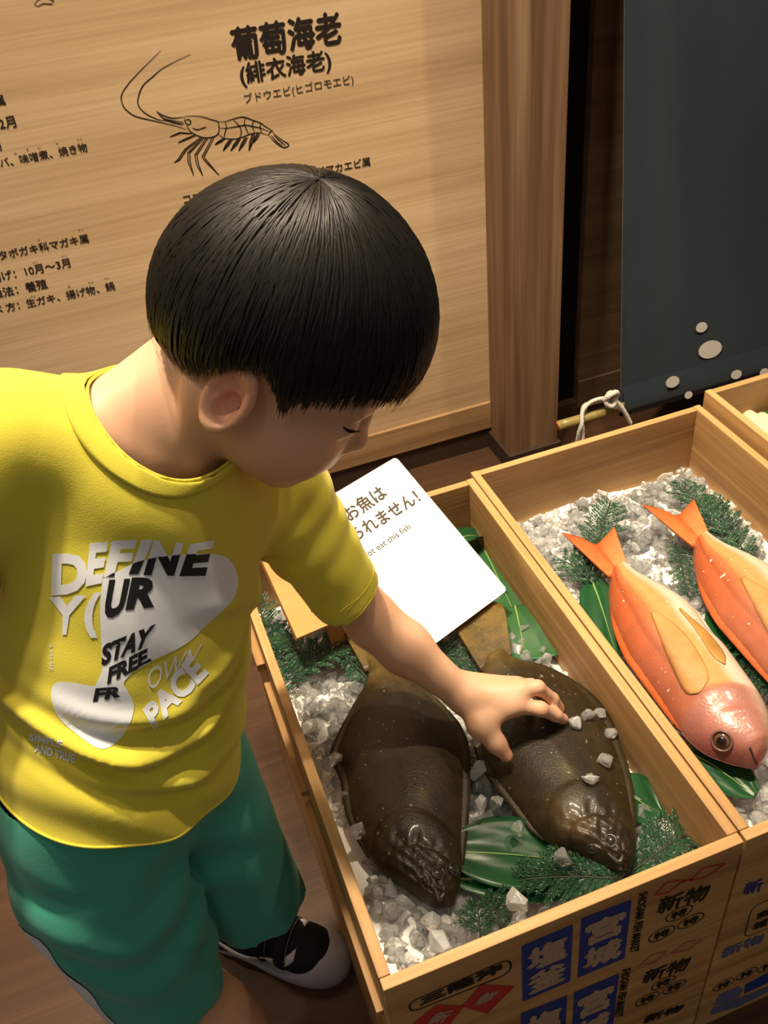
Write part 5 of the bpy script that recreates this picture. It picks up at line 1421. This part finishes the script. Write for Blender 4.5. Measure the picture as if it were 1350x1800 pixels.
# ------------------------------------------------------------------ shoes
def shoe(toe, heel, parent):
    toe, heel = np.asarray(toe, float), np.asarray(heel, float); ax = nrm(toe - heel); ax[2] = 0; sd = np.cross(V(0, 0, 1), ax); L_ = np.linalg.norm(toe - heel); up = V(0, 0, 1)
    P = lambda a, s, z: heel + ax * a * L_ + sd * s + up * z
    M_ = np.array([ax, sd, up])
    root = bpy.data.objects.new('shoe', None); COL.objects.link(root); root.location = tuple(heel); abs_parent(root, parent)
    def half(u):                             # outline half widths (inner, outer)
        w = .026 + .013 * sm(.2, .68, u)
        return w * math.sqrt(max(0, 1 - max(0, (u - .72) / .28) ** 2.4)) * math.sqrt(max(0, 1 - max(0, (.14 - u) / .14) ** 2.2))
    us = 1 - (1 - np.linspace(0, 1, 40)) ** 1.0
    us = np.array([.5 - .5 * math.cos(math.pi * u) for u in np.linspace(0.0, 1.0, 44)])
    out = [P(u, half(u) + .0005, 0) for u in us] + [P(u, -half(u) - .0005, 0) for u in us[::-1][1:-1]]; m = len(out)
    U_ = list(us) + list(us[::-1][1:-1])
    vv, ff = [], []
    lev = [(.0, .955, 0, 0), (.003, 1.0, 0, 0), (.014, 1.01, 0, 0), (.020, 1.0, .004, .0), (.020, .985, .013, .06), (.020, .965, .021, .20), (.020, .95, .026, .42), (.020, .94, .028, .60)]
    ctr = P(.5, 0, 0)
    for z, k, tz, ti in lev:
        for p, u in zip(out, U_):
            T_ = sm(.62, .86, u); zz = z + tz * T_; c = P(min(.80, max(.14, u)), 0, 0); vv.append(c + (p - c) * (k - ti * T_) + up * zz)
    for a in range(len(lev) - 1):
        for i in range(m): j = (i + 1) % m; ff.append((a * m + i, a * m + j, (a + 1) * m + j, (a + 1) * m + i))
    ff.append(tuple(range(m - 1, -1, -1))); ff.append(tuple((len(lev) - 1) * m + i for i in range(m)))
    mesh_obj('sole', vv, ff, 'shoe_rubber', root)
    B_ = Blob()
    B_.cone(P(.16, 0, .040), P(.36, 0, .046), .0285, .030, .02).cone(P(.36, 0, .048), P(.74, 0, .030), .032, .0235, .02).ell(P(.70, 0, .029), M_, (.049, .0345, .0265), .015)
    B_.cone(P(.14, 0, .03), P(.15, 0, .075), .028, .026, .02).cone(P(.30, 0, .05), P(.26, 0, .085), .030, .027, .02)
    v, q = B_.mesh(np.minimum(heel, toe) - V(.07, .07, 0) , np.maximum(heel, toe) + V(.07, .07, .13), .0028)
    v[:, 2] = np.maximum(v[:, 2], .012); up_o = fast_obj('upper', v, q, 'shoe_black', root); bv = bvh_of(up_o)
    def onto(a, s, lift=.0012):
        o_ = P(a, s * 3.0, .05 + .02); c = P(a, 0, .03); h_ = bv.ray_cast(Vector(P(a, s, .2)), Vector((0, 0, -1)))
        if h_[0] is None: h_ = bv.find_nearest(Vector(P(a, s, .03)))
        return np.array(h_[0]) + np.array(h_[1]) * lift
    def side(a, z, s, lift=.0014):
        h_ = bv.ray_cast(Vector(P(a, s * .12, z)), Vector(-sd * s))
        if h_[0] is None: h_ = bv.find_nearest(Vector(P(a, s * .04, z)))
        return np.array(h_[0]) + np.array(h_[1]) * lift
    # curved white side mark, both sides
    for s in (-1, 1):
        top, bot = [], []
        for i in range(24):
            u = i / 23; a = .06 + .62 * u; zc = .062 - .028 * math.sin(u * 1.75) ** 1.2 + .018 * max(0, u - .80) / .20
            w = .0012 + .0068 * math.sin(math.pi * min(1, u * .62 + .03)) if u < .86 else .0078 * (1.0 - .35 * (u - .86) / .14)
            top.append(side(a + .03 * max(0, u - .8), zc + w, s)); bot.append(side(a + .02 * max(0, u - .8), zc - w, s))
        vv = top + bot; ff = [(i, i + 1, 24 + i + 1, 24 + i) for i in range(23)]
        o = mesh_obj('side_mark', vv, ff, 'shoe_white', root); mm = o.modifiers.new('t', 'SOLIDIFY'); mm.thickness = .0012; mm.offset = 0
    # two straps over the instep
    for a0 in (.40, .54):
        vv, ff = [], []
        for i in range(18):
            s = -.034 + .068 * i / 17
            for k in range(4): vv.append(onto(a0 + .085 * k / 3, s, .0028 if 0 < k < 3 else .0016))
        for i in range(17):
            for k in range(3): j = i * 4 + k; ff.append((j, j + 1, j + 5, j + 4))
        o = mesh_obj('strap', vv, ff, 'shoe_black', root); mm = o.modifiers.new('t', 'SOLIDIFY'); mm.thickness = .002; mm.offset = 0
        tube_obj('stitching', [onto(a0 + .085, -.030 + .06 * i / 11, .0036) for i in range(12)], .00035, 'shoe_rubber', root, 4)
    tube_obj('sock_edge', [P(.24, 0, .092) + ax * .026 * math.cos(t_) + sd * .026 * math.sin(t_) for t_ in np.linspace(0, 2 * math.pi, 25)[:-1]], .004, 'sock_blue', root, 8, True)
    return root
shoe((.048, .612, .0), (-.118, .738, .0), boy)
shoe((.045, .375, .0), (-.100, .497, .0), boy)
